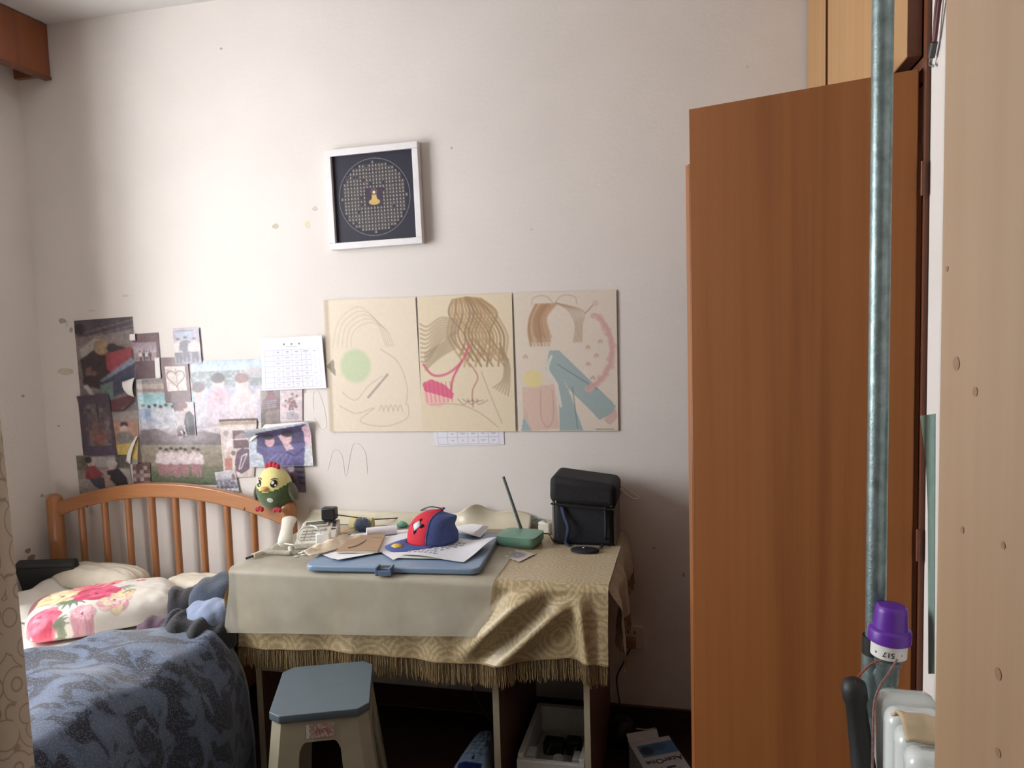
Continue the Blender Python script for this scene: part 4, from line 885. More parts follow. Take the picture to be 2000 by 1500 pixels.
# crumpled cream paper
pa, pb = atz(594, 1086, ZS+.004), atz(704, 1048, ZS+.004); ax = (pb-pa); sd_ = Vector((-ax.y, ax.x, 0)).normalized()
def crump(u, w):
    wd = .030+.02*sin(u*pi)
    return pa+ax*u+sd_*((w-.5)*2*wd)+Vector((0, 0, .003+.034*(1-abs(2*w-1))**1.1*sin(.35+u*2.5)*(.7+.5*nz(u*6, w*3))+.006*abs(nz(u*14, w*6, 3))))
tag(obj('crumpled_paper', G().grid(crump, 40, 14), mat('cream_paper', (222, 206, 184), .8, .05, 20), smooth=25, solid=.0008), 'crumpled cream wrapping paper between the telephone and the booklet', 'paper')
for k, (px, py) in enumerate(((571, 1082), (583, 1080), (592, 1084), (578, 1087), (600, 1078))):
    p = atz(px, py, ZP+.002); pts = [p+Vector((.011*cos(a)*random.uniform(.5, 1), .008*sin(a)*random.uniform(.5, 1), 0)) for a in [i*pi/3 for i in range(6)]]
    tag(obj('paper_scrap', G().prism(pts, (0, 0, .0015)), M['paper']), 'tiny torn white paper scrap on the plastic sheet', 'paper scrap', 'paper scraps by the telephone')
c = Cv(50, 50, (206, 196, 190)); c.ell(.5, .5, .34, .34, (150, 148, 164), .8, .4); c.speck(.25, .25, .75, .75, [(130, 128, 150), (176, 170, 180), (110, 108, 128)], 4, .6, 6)
psheet('photo_card', [(978, 1085), (1008, 1073), (1046, 1082), (1014, 1098)], ZT+.0025, 'small square photo card lying on the bare gold tablecloth', 'card', c)
# ---- telephone
tl = thing('telephone', atz(620, 1045, ZP), 'cream desk telephone with a handset on its left side', 'telephone')
FL, FR, BR, BL = atz(574, 1062, ZP+.022), atz(657, 1056, ZP+.022), atz(664, 1013, ZP+.072), atz(592, 1020, ZP+.072)
dn = lambda p, z=ZP+.001: Vector((p.x, p.y, z))
g = G().add([dn(FL), dn(FR), dn(BR), dn(BL), FL, FR, BR, BL], [(0, 3, 2, 1), (4, 5, 6, 7), (0, 1, 5, 4), (1, 2, 6, 5), (2, 3, 7, 6), (3, 0, 4, 7)])
bs = obj('base', g, M['offwhite'], tl, bevel=.004)
def ph(a, b, h=0): p = FL*(1-a)*(1-b)+FR*a*(1-b)+BR*a*b+BL*(1-a)*b; nrm = (FR-FL).cross(BL-FL).normalized(); return p+nrm*h
def pquad(name, a0_, a1_, b0_, b1_, m, par, h0=-.001, h1=.002, **k): return obj(name, G().add([ph(a0_, b0_, h0), ph(a1_, b0_, h0), ph(a1_, b1_, h0), ph(a0_, b1_, h0), ph(a0_, b0_, h1), ph(a1_, b0_, h1), ph(a1_, b1_, h1), ph(a0_, b1_, h1)], [(0, 3, 2, 1), (4, 5, 6, 7), (0, 1, 5, 4), (1, 2, 6, 5), (2, 3, 7, 6), (3, 0, 4, 7)]), m, par, **k)
pquad('display_housing', .05, .72, .70, .97, M['offwhite'], bs, -.001, .006, bevel=.002); pquad('display', .12, .66, .76, .90, mat('lcd_grey', (92, 98, 88), .3, .05, 20), bs, .005, .0075)
M['key'] = mat('grey_keys', (196, 194, 186), .5, .04, 30)
for i in range(4):
    for j in range(4): pquad('key', .10+.15*i, .20+.15*i, .10+.14*j, .19+.14*j, M['key'], bs, 0, .004)
pquad('speaker_panel', .78, .96, .12, .92, mat('pinkish_panel', (200, 188, 178), .5, .05, 30), bs, 0, .003); pquad('dark_label', .83, .92, .62, .84, M['darkgrey'], bs, .003, .0045); pquad('slot', .82, .93, .50, .54, M['darkgrey'], bs, .003, .0045)
h0_, h1_ = atz(556, 1064, ZP+.02), aty(566, 1013, atz(556, 1064, ZP+.02).y+.13); ax = h1_-h0_
up = Vector((0, 0, 1)); sx_ = ax.cross(up).normalized(); nn = sx_.cross(ax).normalized()
prof = [(0, .019, .012), (.06, .026, .018), (.25, .024, .015), (.5, .021, .012), (.75, .024, .014), (.94, .027, .017), (1, .020, .011)]
vs = []; fs = []
for t, w_, h_ in prof: vs += [h0_+ax*t+sx_*(w_*cos(a))*1.0+nn*(h_*sin(a)+.012*sin(t*pi)) for a in [i*2*pi/14 for i in range(14)]]
for i in range(len(prof)-1): fs += [(i*14+j, i*14+(j+1) % 14, i*14+14+(j+1) % 14, i*14+14+j) for j in range(14)]
fs += [tuple(range(14))[::-1], tuple(range(len(vs)-14, len(vs)))]
hs = obj('handset', G().add(vs, fs), M['offwhite'], tl, smooth=60)
path = spline([atz(567, 1070, ZP+.014), atz(566, 1079, ZP+.010), atz(545, 1079, ZP+.010), atz(515, 1079, ZP+.010), atz(494, 1086, ZP+.010)], 40)
g = G(); hel = []
for i in range(len(path)*4):
    t = i/4; k = int(t); p = path[min(k, len(path)-1)].lerp(path[min(k+1, len(path)-1)], t-k); d = (path[min(k+1, len(path)-1)]-path[max(k-1, 0)]).normalized(); s1 = d.cross(up).normalized(); s2 = s1.cross(d)
    a = i*2*pi/10*.72; hel.append(p+(s1*cos(a)+s2*sin(a))*.0068)
obj('coiled_cord', G().tube(hel, .0016, 5), M['offwhite'], tl, smooth=70)
obj('cord_plug', G().tube([path[-1], path[-1]+Vector((-.02, -.012, -.006))], .004, 6), M['black'], tl)
obj('loose_cord', G().tube(spline([atz(530, 1071, ZP+.006), atz(545, 1062, ZP+.008), atz(572, 1064, ZP+.04), atz(600, 1070, ZP+.006), atz(622, 1064, ZP+.004)], 8), .0022, 6), M['white'], tl, smooth=70)
# ---- charger with cable
cp = atz(632, 1066, ZP+.012)
ch = thing('usb_charger', cp, 'small white charger block with a thin looped cable', 'charger')
T = Matrix.Translation(cp) @ rot('Z', .25)
obj('charger_block', G().box((-.024, -.012, 0), (.024, .018, .046), T), M['white'], ch, bevel=.004)
obj('cable', G().tube(spline([T @ Vector((-.01, .0, .047)), atz(621, 1032, ZP+.085), atz(604, 1026, ZP+.09), atz(586, 1036, ZP+.085), atz(582, 1052, ZP+.06), atz(600, 1068, ZP+.03), atz(616, 1072, ZP+.008)], 10), .0022, 6), M['white'], ch, smooth=70)
obj('cable', G().tube(spline([T @ Vector((.02, .0, .02)), atz(670, 1046, ZP+.03), atz(700, 1044, ZP+.026), atz(716, 1052, ZP+.036), atz(700, 1064, ZP+.04), atz(680, 1070, ZP+.04)], 10), .0013, 6), M['darkgrey'], ch, smooth=70)
# ---- black adapter and its lead
ap = ph(.74, .9, .004)+Vector((0, .0, .0))
ad = thing('power_adapter', ap, 'black plug-in power adapter standing on the back of the telephone', 'adapter')
T = at_T(ap, .12)
obj('adapter_body', G().box((-.026, -.018, .006), (.026, .020, .05), T), M['black'], ad, bevel=.005)
obj('adapter_foot', G().box((-.019, -.014, 0), (.012, .014, .0062), T), M['black'], ad, bevel=.002)
obj('lead', G().tube(spline([T @ Vector((.026, 0, .022)), T @ Vector((.045, .0, .02)), atz(700, 1011, .80), atz(735, 1014, .78), atz(790, 1010, .77), atz(815, 1000, .785), aty(840, 990, -.06), aty(866, 994, -.05)], 8), .0022, 6), M['black'], ad, smooth=70)
# ---- rolls, pompom and small bits
def cyl(name, p, q_, r, m, label, cat, hollow=None, n=20):
    d = (q_-p); L = d.length; T = Matrix.Translation(p) @ d.to_track_quat('Z', 'Y').to_matrix().to_4x4()
    prof = [(r, 0), (r, L)] if not hollow else [(hollow, .001), (r, 0), (r, L), (hollow, L), (hollow, .001)]
    return tag(obj(name, G().lathe(prof, n, T), m, smooth=50), label, cat)
p = atz(664, 1026, ZP+.036); cyl('yellow_roll', Vector((p.x+.02, p.y+.05, ZP+.026)), Vector((p.x+.105, p.y+.06, ZP+.026)), .026, mat('yellowed_roll', (204, 192, 138), .6, .08, 30), 'pale yellow roll of tape lying behind the telephone', 'roll')
p = atz(676, 1040, ZP+.012); tag(obj('wooden_block', G().box((p.x-.028, p.y-.02, ZP+.001), (p.x+.05, p.y+.03, ZP+.018)), mat('pale_wood', (186, 160, 120), .6, .08, 40), bevel=.002), 'small pale wooden block in front of the yellow roll', 'block')
p = atz(708, 1026, ZP+.034); pc = Vector((p.x, p.y, ZP+.034))
pm = thing('pompom', pc-Vector((0, 0, .034)), 'fluffy slate blue pompom ball behind the paper roll', 'pompom')
M['fluff'] = mat('slate_fluff', (98, 112, 138), .95, .2, 60, sheen=.5)
obj('core', G().ell(pc, (.028, .026, .027), n=20, k=14, fn=lambda d: d*(1+.12*nz(d.x*120, d.y*120, d.z*120))), M['fluff'], pm, smooth=80)
g = G()
for k in range(500):
    d = Vector((random.gauss(0, 1), random.gauss(0, 1), random.gauss(0, 1))).normalized(); g.tube([pc+d*.023, pc+d*.032*random.uniform(.92, 1.05)+Vector((random.uniform(-.003, .003), random.uniform(-.003, .003), 0))], [.0011, .0004], 3, caps=False)
obj('fluff', g, M['fluff'], pm, kind='stuff')
p, q_ = atz(716, 1040, ZS+.017), atz(775, 1034, ZS+.017); cyl('paper_roll', p, q_, .0165, M['paper'], 'rolled white paper tube lying behind the cap', 'paper roll', .0145)
def lump(name, px, py, z, r, m, label, cat, seed):
    p = atz(px, py, z); return tag(obj(name, G().ell((p.x, p.y, z), r, n=16, k=10, fn=lambda d: d*(1+.35*nz(d.x*90+seed, d.y*90, d.z*90))), m, smooth=80), label, cat)
lump('pink_toy', 758, 1017, ZP+.010, (.02, .012, .010), mat('pink_rubber', (214, 158, 164), .6, .08, 40), 'small pink hair tie by the black lead', 'hair tie', 3)
lump('green_toy', 786, 1024, ZP+.012, (.022, .014, .012), mat('mint_rubber', (120, 176, 152), .6, .08, 40), 'small mint green hair tie behind the cap', 'hair tie', 6)
tag(obj('cream_cable', G().tube(spline([atz(690, 1008, ZP+.02), atz(730, 1006, ZP+.02), atz(770, 1008, ZP+.02), atz(830, 1004, ZP+.02), atz(880, 1012, ZP+.012), atz(940, 1016, ZP+.008)], 8), .005, 8), M['plastic_y'], smooth=60), 'thick cream cable lying along the back of the desk', 'cable')
# ---- baseball cap
c0_ = atz(846, 1056, ZS+.012); c0_.z = ZS+.012
fw = Vector((-.80, -.60, 0)).normalized(); lf = Vector((-fw.y, fw.x, 0))
cap = thing('baseball_cap', c0_, 'blue baseball cap with a red front panel and diamond badge', 'cap')
R0, H0 = .082, .105
def dome(th, w, k=1.0):
    ph_ = w*pi/2; r = R0*k*max(0, cos(ph_))**.62; h = H0*k*sin(ph_)**.85
    back = .5-.5*cos(th)
    h *= 1-.20*back*sm(.2, 1, w); a = r*cos(th)*(1.06-.0*back); b_ = r*sin(th)*.94
    dent = .010*back*sin(w*9+2*sin(th*2))*sm(0, .3, w)*cos(ph_)
    return c0_+fw*(a-.040*w*w+dent)+lf*b_+Vector((0, 0, h))
TA = radians(58)
M['capred'] = mat('red_twill', (196, 34, 54), .8, .06, 60, .2); M['capblue'] = mat('blue_twill', (76, 92, 150), .8, .08, 60, .25)
cr = obj('crown', G().grid(lambda u, w: dome(lerp(TA, 2*pi-TA, u), w), 50, 20), M['capblue'], cap, smooth=60, solid=.002)
fp = obj('front_panel', G().grid(lambda u, w: dome(lerp(-TA, TA, u), w, 1.004), 30, 20), M['capred'], cap, smooth=60, solid=.002)
for sgn in (-1, 1): obj('seam', G().tube([dome(sgn*TA, w/14, 1.012) for w in range(14)], .0022, 6), M['capblue'], cr, smooth=60)
obj('button', G().ell(dome(0, 1)+Vector((0, 0, .002)), (.007, .007, .004), n=10, k=6), M['capblue'], cr, smooth=60)
def brim(u, w):
    th = lerp(-radians(74), radians(74), u); base = dome(th, 0, 1.0); ext = .080*cos(th*.98)**.55*w if abs(th) < 1.5 else 0
    return base+fw*ext+Vector((0, 0, .004-.030*w*abs(sin(th))**2.0+.006*sin(w*pi)-.004*w))
bm_ = obj('brim', G().grid(brim, 36, 10), M['capblue'], cap, smooth=60, solid=.0035)
# round badge on the side of the front panel that faces the room, small patch on the brim
def disc_on(fn, u0, w0, ru, rw, off, name, m, par, ns=24):
    ctr_ = fn(u0, w0); e = .01
    nrm = (fn(u0+e, w0)-ctr_).cross(fn(u0, w0+e)-ctr_).normalized()
    if nrm.dot(CAM-ctr_) < 0: nrm = -nrm
    ring = [fn(u0+ru*cos(a), w0+rw*sin(a))+nrm*off for a in [i*2*pi/ns for i in range(ns)]]
    g = G().add([fn(u0, w0)+nrm*off]+ring, [(0, 1+i, 1+(i+1) % ns) for i in range(ns)]); return obj(name, g, m, par, smooth=60, solid=.001)
fd = lambda u, w: dome(lerp(-TA, TA, u), w, 1.01)
ub = .72 if lf.dot(Vector((0, -1, 0))) > 0 else .28
bd_ = disc_on(fd, ub, .40, .20, .20, .002, 'badge', M['black'], fp, 4); disc_on(fd, ub, .40, .125, .125, .0035, 'badge_centre', mat('badge_white', (206, 206, 214), .6, .03, 30), bd_, 4)
disc_on(brim, .5+(ub-.5)*.5, .62, .09, .22, .003, 'brim_patch', mat('yellow_patch', (206, 172, 74), .7, .35, 160), bm_, 6)
# ---- router
rc = Vector((-.583, -.222, ZT+.001))
ro = thing('wifi_router', rc, 'mint green router with one upright grey antenna', 'router')
T = at_T(rc, radians(-9)); M['mint'] = mat('mint_plastic', (116, 160, 140), .35, .04, 20)
def sq(u, w, sx, sy, z0, z1, e=.32):
    a = 2*pi*u; ca, sa = cos(a), sin(a); f = lambda t: math.copysign(abs(t)**e, t)
    k = lerp(1, .0, sm(.62, 1, w)) if w > .62 else lerp(.86, 1, sm(0, .3, w))
    z = z0+(z1-z0)*(sm(0, .62, w) if w < .62 else 1+.10*sm(.62, .8, w))
    return T @ Vector((f(ca)*sx*k, f(sa)*sy*k, z))
obj('shell', G().grid(lambda u, w: sq(u, w, .072, .062, .0, .038), 48, 20, True), M['mint'], ro, smooth=60)
ab = T @ Vector((-.015, .048, .036)); at_ = aty(983, 931, ab.y-.01)
an = obj('antenna', G().tube([ab, ab.lerp(at_, .1), at_], [.0066, .0060, .0052], 8), mat('grey_antenna', (104, 110, 108), .45, .05, 20), ro, smooth=50)
obj('antenna_hinge', G().tube([ab+Vector((-.009, 0, -.002)), ab+Vector((.009, 0, -.002))], .007, 10), M['mint'], an, smooth=50)
obj('lead', G().tube(spline([T @ Vector((.05, .06, .02)), T @ Vector((.085, .05, .03)), T @ Vector((.11, .03, .012)), T @ Vector((.125, .06, .006))], 8), .002, 6), M['black'], ro, smooth=70)
p = atz(1066, 1034, ZT+.02); T2 = at_T(Vector((p.x, p.y+.02, ZT+.001)), -.4)
tag(obj('socket_adapter', G().box((-.03, -.016, 0), (.022, .016, .042), T2), M['offwhite'], bevel=.006), 'beige plug adapter between the router and the black bag', 'adapter')
tag(obj('teal_cable', G().tube(spline([atz(1038, 1020, ZT+.03), atz(1046, 1014, ZT+.035), atz(1056, 1018, ZT+.03), atz(1050, 1026, ZT+.025), atz(1042, 1021, ZT+.04), atz(1052, 1013, ZT+.03), atz(1068, 1020, ZT+.05)], 8), .002, 6), mat('teal_cable', (80, 110, 104), .5, .05, 20), smooth=70), 'thin teal cable looped behind the router', 'cable')
# ---- lunch bag
bx0, bx1, by0, by1 = -.468, -.258, -.215, -.045
bg_ = thing('lunch_bag', (-.363, -.13, ZT), 'black insulated lunch bag with a padded lid and hanging straps', 'bag')
M['bagf'] = mat('black_nylon', (17, 17, 23), .75, .12, 60, .25); M['bagd'] = mat('navy_nylon', (13, 16, 26), .7, .12, 60, .25); M['baggrey'] = mat('grey_nylon', (128, 122, 116), .8, .08, 60, .2)
obj('body', G().box((bx0+.006, by0, ZT+.002), (bx1-.004, by1, .905)), M['bagd'], bg_, bevel=.012, seg=3)
obj('side_gusset', G().box((bx0-.006, by0+.014, ZT+.002), (bx0+.0055, by1-.01, .90)), M['baggrey'], bg_, bevel=.004)
obj('side_gusset', G().box((bx1-.0035, by0+.014, ZT+.002), (bx1+.007, by1-.01, .90)), M['baggrey'], bg_, bevel=.004)
vs = []
zl, zr = .990, .962
for (y, k) in ((by0-.014, 0), (by1+.006, 0)): vs += [Vector((bx0-.010, y, .896)), Vector((bx1+.010, y, .878)), Vector((bx1+.012, y, zr)), Vector((bx0-.006, y, zl))]
obj('lid', G().add(vs, [(0, 1, 2, 3), (7, 6, 5, 4), (0, 4, 5, 1), (1, 5, 6, 2), (2, 6, 7, 3), (3, 7, 4, 0)]), M['bagf'], bg_, bevel=.022, seg=4)
obj('zip_line', G().tube([(bx0-.004, by0-.010, .893), (-.363, by0-.013, .884), (bx1+.006, by0-.010, .878)], .0035, 6), M['black'], bg_)
for px, py in ((1086, 980), (1194, 982)):
    p = aty(px, py, by0-.008); obj('zip_pull', G().box((p.x-.003, by0-.010, p.z-.014), (p.x+.003, by0-.006, p.z+.012)), M['silver'], bg_, bevel=.001)
def strap(pts, w, m, name='strap'):
    q = spline(pts, 8); g = G(); vs = []; fs = []
    for p in q: vs += [p+Vector((-w/2, 0, 0)), p+Vector((w/2, 0, 0))]
    g.add(vs, [(2*i, 2*i+1, 2*i+3, 2*i+2) for i in range(len(q)-1)]); obj(name, g, m, bg_, smooth=60, solid=.003)
strap([aty(1098, 990, by0-.004), aty(1103, 1010, by0-.012), aty(1110, 1030, by0-.022), aty(1108, 1046, by0-.018), atz(1106, 1060, ZT+.010), atz(1112, 1066, ZT+.008)], .014, mat('navy_webbing', (42, 54, 84), .75, .1, 60, .2))
strap([aty(1182, 990, by0-.004), aty(1183, 1020, by0-.008), aty(1183, 1048, by0-.010), atz(1180, 1060, ZT+.010), atz(1174, 1068, ZT+.010)], .010, M['bagd'])
pc = atz(1142, 1071, ZT+.012)
hd_ = obj('handle_pad', G().grid(lambda u, w: pc+Vector((.055*cos(2*pi*u)*sin(w*pi/2)*(1-.12*abs(cos(2*pi*u))), .030*sin(2*pi*u)*sin(w*pi/2), .010*cos(w*pi/2)**.5-.008)), 32, 8, True), M['bagf'], bg_, smooth=60)
obj('snap_button', G().ell(pc+Vector((-.002, -.004, .004)), (.006, .006, .003), n=12, k=6), M['silver'], hd_, smooth=60)
obj('label_tape', G().box((pc.x-.045, pc.y+.034, ZT+.002), (pc.x+.045, pc.y+.058, ZT+.006)), M['baggrey'], bg_)
obj('white_cord', G().tube(spline([aty(1212, 947, -.12), aty(1232, 960, -.12), aty(1247, 972, -.12), aty(1238, 975, -.12), aty(1222, 966, -.12), aty(1211, 955, -.12)], 8), .0032, 6), mat('white_cord', (206, 196, 182), .7, .06, 60), bg_, smooth=70)

# ================================================================ plush chick on the headboard
xq = aty(538, 960, HY).x; zb = arch(xq)+.030
cc = Vector((xq, HY-.004, zb+.076))
fwd = Vector((.515, -.857, 0)); fwd = (rot('Z', -radians(34)) @ fwd).normalized(); lft = Vector((-fwd.y, fwd.x, 0))
Tc = Matrix(((lft.x, -fwd.x, 0, cc.x), (lft.y, -fwd.y, 0, cc.y), (lft.z, -fwd.z, 1, cc.z), (0, 0, 0, 1)))   # local x = its side, -y = face
ck = thing('plush_chick', Vector((cc.x, cc.y, zb)), 'round plush chick with yellow head and green body on the headboard', 'soft toy')
M['pgreen'] = mat('green_plush', (74, 94, 56), .95, .12, 60, .3, sheen=.4); M['pyel'] = mat('yellow_plush', (220, 210, 140), .95, .05, 60, .3, sheen=.4)
M['pred'] = mat('red_plush', (176, 40, 56), .9, .08, 60, .3, sheen=.3); M['pgrey'] = mat('olive_plush', (92, 92, 72), .95, .1, 60, .3, sheen=.4)
RX, RY, RZ = .073, .066, .088
def egg(u, w, k=1.0):
    a = 2*pi*u; b = -pi/2+pi*w; s_ = 1+.10*sin(-b)*.8
    return Vector((cos(a)*cos(b)*RX*k*s_, sin(a)*cos(b)*RY*k*s_, sin(b)*RZ*k))
gb, gh = G(), G(); NU, NV = 64, 48
for j in range(NV):
    for i in range(NU):
        q = [egg((i+a)/NU, (j+b)/NV) for a, b in ((0, 0), (1, 0), (1, 1), (0, 1))]; m_ = sum(q, Vector())/4
        split = .022-.026*max(0, -m_.y/RY)**2
        (gh if m_.z > split else gb).add([Tc @ p for p in q], [(0, 1, 2, 3)])
obj('body', gb, M['pgreen'], ck, smooth=80); hd_ = obj('head', gh, M['pyel'], ck, smooth=80)
def onface(x, z, k=1.0):
    t = 1-(x/RX)**2-(z/RZ)**2; s_ = 1.0-.05*z/RZ; return Vector((x, -RY*s_*sqrt(max(.0, t))*k, z))
def facedisc(name, x, z, rx, rz, off, m, par):
    ctr_ = onface(x, z); nrm = Vector((ctr_.x/RX**2, ctr_.y/RY**2, ctr_.z/RZ**2)).normalized()
    ring = [onface(x+rx*cos(a), z+rz*sin(a))+nrm*off for a in [i*2*pi/20 for i in range(20)]]
    return obj(name, G().add([Tc @ (ctr_+nrm*(off+.0008))]+[Tc @ p for p in ring], [(0, 1+i, 1+(i+1) % 20) for i in range(20)]), m, par, smooth=80)
for sx in (-1, 1):
    e = facedisc('eye', sx*.033, .028, .0125, .0145, .001, M['black'], hd_)
    facedisc('eye_shine', sx*.033-.004, .032, .005, .006, .0025, M['white'], hd_); facedisc('eye_shine', sx*.033+.006, .022, .003, .004, .0025, M['white'], hd_)
    obj('brow', G().tube([Tc @ (onface(sx*.033+.012*t, .044+.004*(1-t*t), 1.03)) for t in (-1, -.5, 0, .5, 1)], .0014, 5), M['black'], hd_)
bp = onface(0, .009)
obj('beak', G().ell((0, 0, 0), (.017, .016, .010), Tc.to_3x3().to_4x4(), 16, 10), mat('peach_felt', (206, 158, 110), .9, .06, 60), hd_, smooth=80).location += Tc @ (bp+Vector((0, -.002, 0)))-Vector((0, 0, 0))
for k, (x, h) in enumerate(((-.022, .014), (-.006, .018), (.011, .016), (.024, .012))):
    obj('comb', G().ell(Tc @ Vector((x, -.008, RZ*sqrt(max(0, 1-(x/RX)**2))*.985+.004)), (.011, .009, h), None, 12, 8), M['pred'], ck, smooth=80)
for sx in (-1, 1):
    obj('wing', G().ell(Tc @ Vector((sx*.078, .006, -.012)), (.014, .026, .040), Tc.to_3x3().to_4x4() @ rot('Y', sx*-.35), 14, 10), M['pgrey'], ck, smooth=80)
    fc_ = Tc @ Vector((sx*.040, -.046, -.070)); 
    for k in (-1, 0, 1): obj('toe', G().ell(fc_+lft*(k*.010)-Vector((0, 0, .004+.003*abs(k)))+fwd*.004, (.0085, .010, .010), None, 10, 8), M['pred'], ck, smooth=80)
em = facedisc('emblem', .016, -.036, .012, .010, .001, mat('pale_embroidery', (206, 212, 200), .9, .25, 200), [o for o in ck.children if o.name.startswith('body')][0])

# ================================================================ stool
ZQ = .485
sc = [atz(525, 1390, ZQ), atz(545, 1400, ZQ), atz(700, 1380, ZQ), atz(719, 1366, ZQ), atz(729, 1300, ZQ), atz(713, 1294, ZQ), atz(572, 1303, ZQ), atz(551, 1314, ZQ)]
ctr_ = sum(sc, Vector())/8; ctr_.z = 0; ex = ((sc[2]-sc[1])+(sc[5]-sc[6])).normalized(); ex.z = 0; ey = Vector((-ex.y, ex.x, 0))
hw = max(abs((p-ctr_).dot(ex)) for p in sc)*.985; hd = max(abs((p-ctr_).dot(ey)) for p in sc)*.985
def stp(a, b, z): return ctr_+ex*a+ey*b+Vector((0, 0, z))
def octo(hx, hy, ch, z): return [stp(-hx+ch, -hy, z), stp(hx-ch, -hy, z), stp(hx, -hy+ch, z), stp(hx, hy-ch, z), stp(hx-ch, hy, z), stp(-hx+ch, hy, z), stp(-hx, hy-ch, z), stp(-hx, -hy+ch, z)]
st = thing('plastic_stool', Vector((ctr_.x, ctr_.y, 0)), 'grey topped beige plastic stool in front of the desk', 'stool')
obj('seat', G().prism(octo(hw, hd, .030, ZQ-.022), (0, 0, .022)), mat('grey_blue_plastic', (86, 99, 107), .5, .05, 30), st, bevel=.002)
M['beige'] = mat('beige_plastic', (156, 149, 128), .55, .07, 14)
def legs_face(o1, o2, hx, hd_, name):
    # one tapered side with an arched opening: built from upper apron and two legs that splay outwards
    pass
def stool_side(axis, sgn):
    # local coords t along the side (-1..1), z; opening with rounded top
    z1, z0 = ZQ-.0225, .0
    hx, hy = hw-.006, hd-.006; spl = .05
    def P(t, z, inset=0.0):
        k = (z1-z)/z1; ax_, ay_ = hx+spl*k-inset, hy+spl*k-inset
        if axis == 'y': return stp(t*(ax_-.028), sgn*ay_, z)
        return stp(sgn*ax_, t*(ay_-.028), z)
    g = G(); N = 24
    zo = lambda t: .405*1.0-.10*max(0, abs(t)/.56-.62)**2*3 if abs(t) < .56 else 0.0
    ts = [-1, -.78, -.561]+[-.56+1.12*i/N for i in range(N+1)]+[.561, .78, 1]
    for inset in (0, .0035):
        vs = []; fs = []
        for t in ts: zz = zo(t); vs += [P(t, z1, inset), P(t, max(zz, .0), inset)]
        for i in range(len(ts)-1): fs.append((2*i, 2*i+1, 2*i+3, 2*i+2))
        g.add(vs, fs)
    # rim of the opening and outer edges
    vs = []; fs = []
    for t in ts: zz = max(zo(t), 0.0); vs += [P(t, zz, 0), P(t, zz, .0035)]
    g.add(vs, [(2*i, 2*i+1, 2*i+3, 2*i+2) for i in range(len(ts)-1)])
    return obj('side', g, M['beige'], st, smooth=30)
sides = [stool_side('y', -1), stool_side('y', 1), stool_side('x', -1), stool_side('x', 1)]
for sx in (-1, 1):
    for sy in (-1, 1):
        g = G(); vs = []
        for z in (ZQ-.0225, 0):
            k = (ZQ-.0225-z)/(ZQ-.0225); ax_, ay_ = hw-.006+.05*k, hd-.006+.05*k
            vs += [stp(sx*(ax_-.028), sy*ay_, z), stp(sx*ax_, sy*(ay_-.028), z), stp(sx*(ax_-.004-.0), sy*(ay_-.028), z)+ex*(-sx*.004), stp(sx*(ax_-.028), sy*(ay_-.004), z)+ey*(-sy*.004)]
        g.add(vs, [(0, 1, 5, 4), (1, 2, 6, 5), (2, 3, 7, 6), (3, 0, 4, 7), (0, 3, 2, 1), (4, 5, 6, 7)]); obj('corner_leg', g, mat('pale_leg', (196, 200, 196), .5, .05, 20) if (sx, sy) == (-1, -1) and False else M['beige'], st, smooth=30)
# sticker on the front apron
c = Cv(50, 26, (176, 150, 140)); c.speck(0, 0, 1, 1, [(150, 120, 114), (190, 170, 160), (166, 132, 126)], 3, .8, 9); c.rect(0, 0, .12, 1, (200, 194, 184)); r_ = random.Random(2)
for k in range(9): c.line([(.35+.06*k, r_.uniform(.2, .5)), (.38+.06*k, r_.uniform(.5, .85))], .012, (110, 52, 54))
def stk(u, w): return stp(lerp(-.035, .038, u), -(hd-.006+.05*((ZQ-.0225-lerp(.44, .405, w))/(ZQ-.0225)))-.0012, lerp(.452, .416, w))
obj('sticker', G().grid(stk, 49, 25), M['print'], sides[0], cols=c.cols())

# ================================================================ under and beside the desk
M['foam'] = mat('white_foam', (216, 216, 210), .85, .05, 80, .2)
f0, f1 = Vector((-.548, -.52, 0)), Vector((-.332, -.17, 0)); FZ = .15; wl = .018
ft = thing('foam_tray', ((f0.x+f1.x)/2, (f0.y+f1.y)/2, 0), 'white polystyrene packing tray inside the right bay of the desk', 'packing tray')
g = G().box((f0.x, f0.y, .002), (f1.x, f1.y, .05)); g.box((f0.x, f0.y, .05), (f1.x, f0.y+wl, FZ-.01)); g.box((f0.x, f1.y-wl, .05), (f1.x, f1.y, FZ)); g.box((f0.x, f0.y+wl, .05), (f0.x+wl, f1.y-wl, FZ)); g.box((f1.x-wl, f0.y+wl, .05), (f1.x, f1.y-wl, FZ))
tb = obj('tray', g, M['foam'], ft, bevel=.003)
for x in (f0.x+wl, f1.x-wl-.03): obj('block', G().box((x, f0.y+.06, .05), (x+.03, f0.y+.11, .125)), M['foam'], ft, bevel=.003)
obj('post', G().lathe([(.024, 0), (.018, .055), (.016, .06)], 18, Matrix.Translation(((f0.x+f1.x)/2+.01, f0.y+.09, .05))), M['foam'], ft, smooth=40)
obj('front_recess', G().box((f0.x+.04, f0.y-.003, .03), (f1.x-.05, f0.y, .115)), M['foam'], ft, bevel=.001)
kc = thing('black_clamp', Vector((-.435, -.30, .05)), 'black clamp with bright metal springs lying inside the foam tray', 'clamp')
obj('clamp_body', G().box((-.50, -.335, .051), (-.43, -.285, .098)).box((-.425, -.325, .051), (-.372, -.28, .104)), M['rubber'], kc, bevel=.008)
for x in (-.485, -.40): obj('spring', G().tube([(x, -.338, .064), (x+.016, -.342, .098)], .0035, 6), M['silver'], kc)
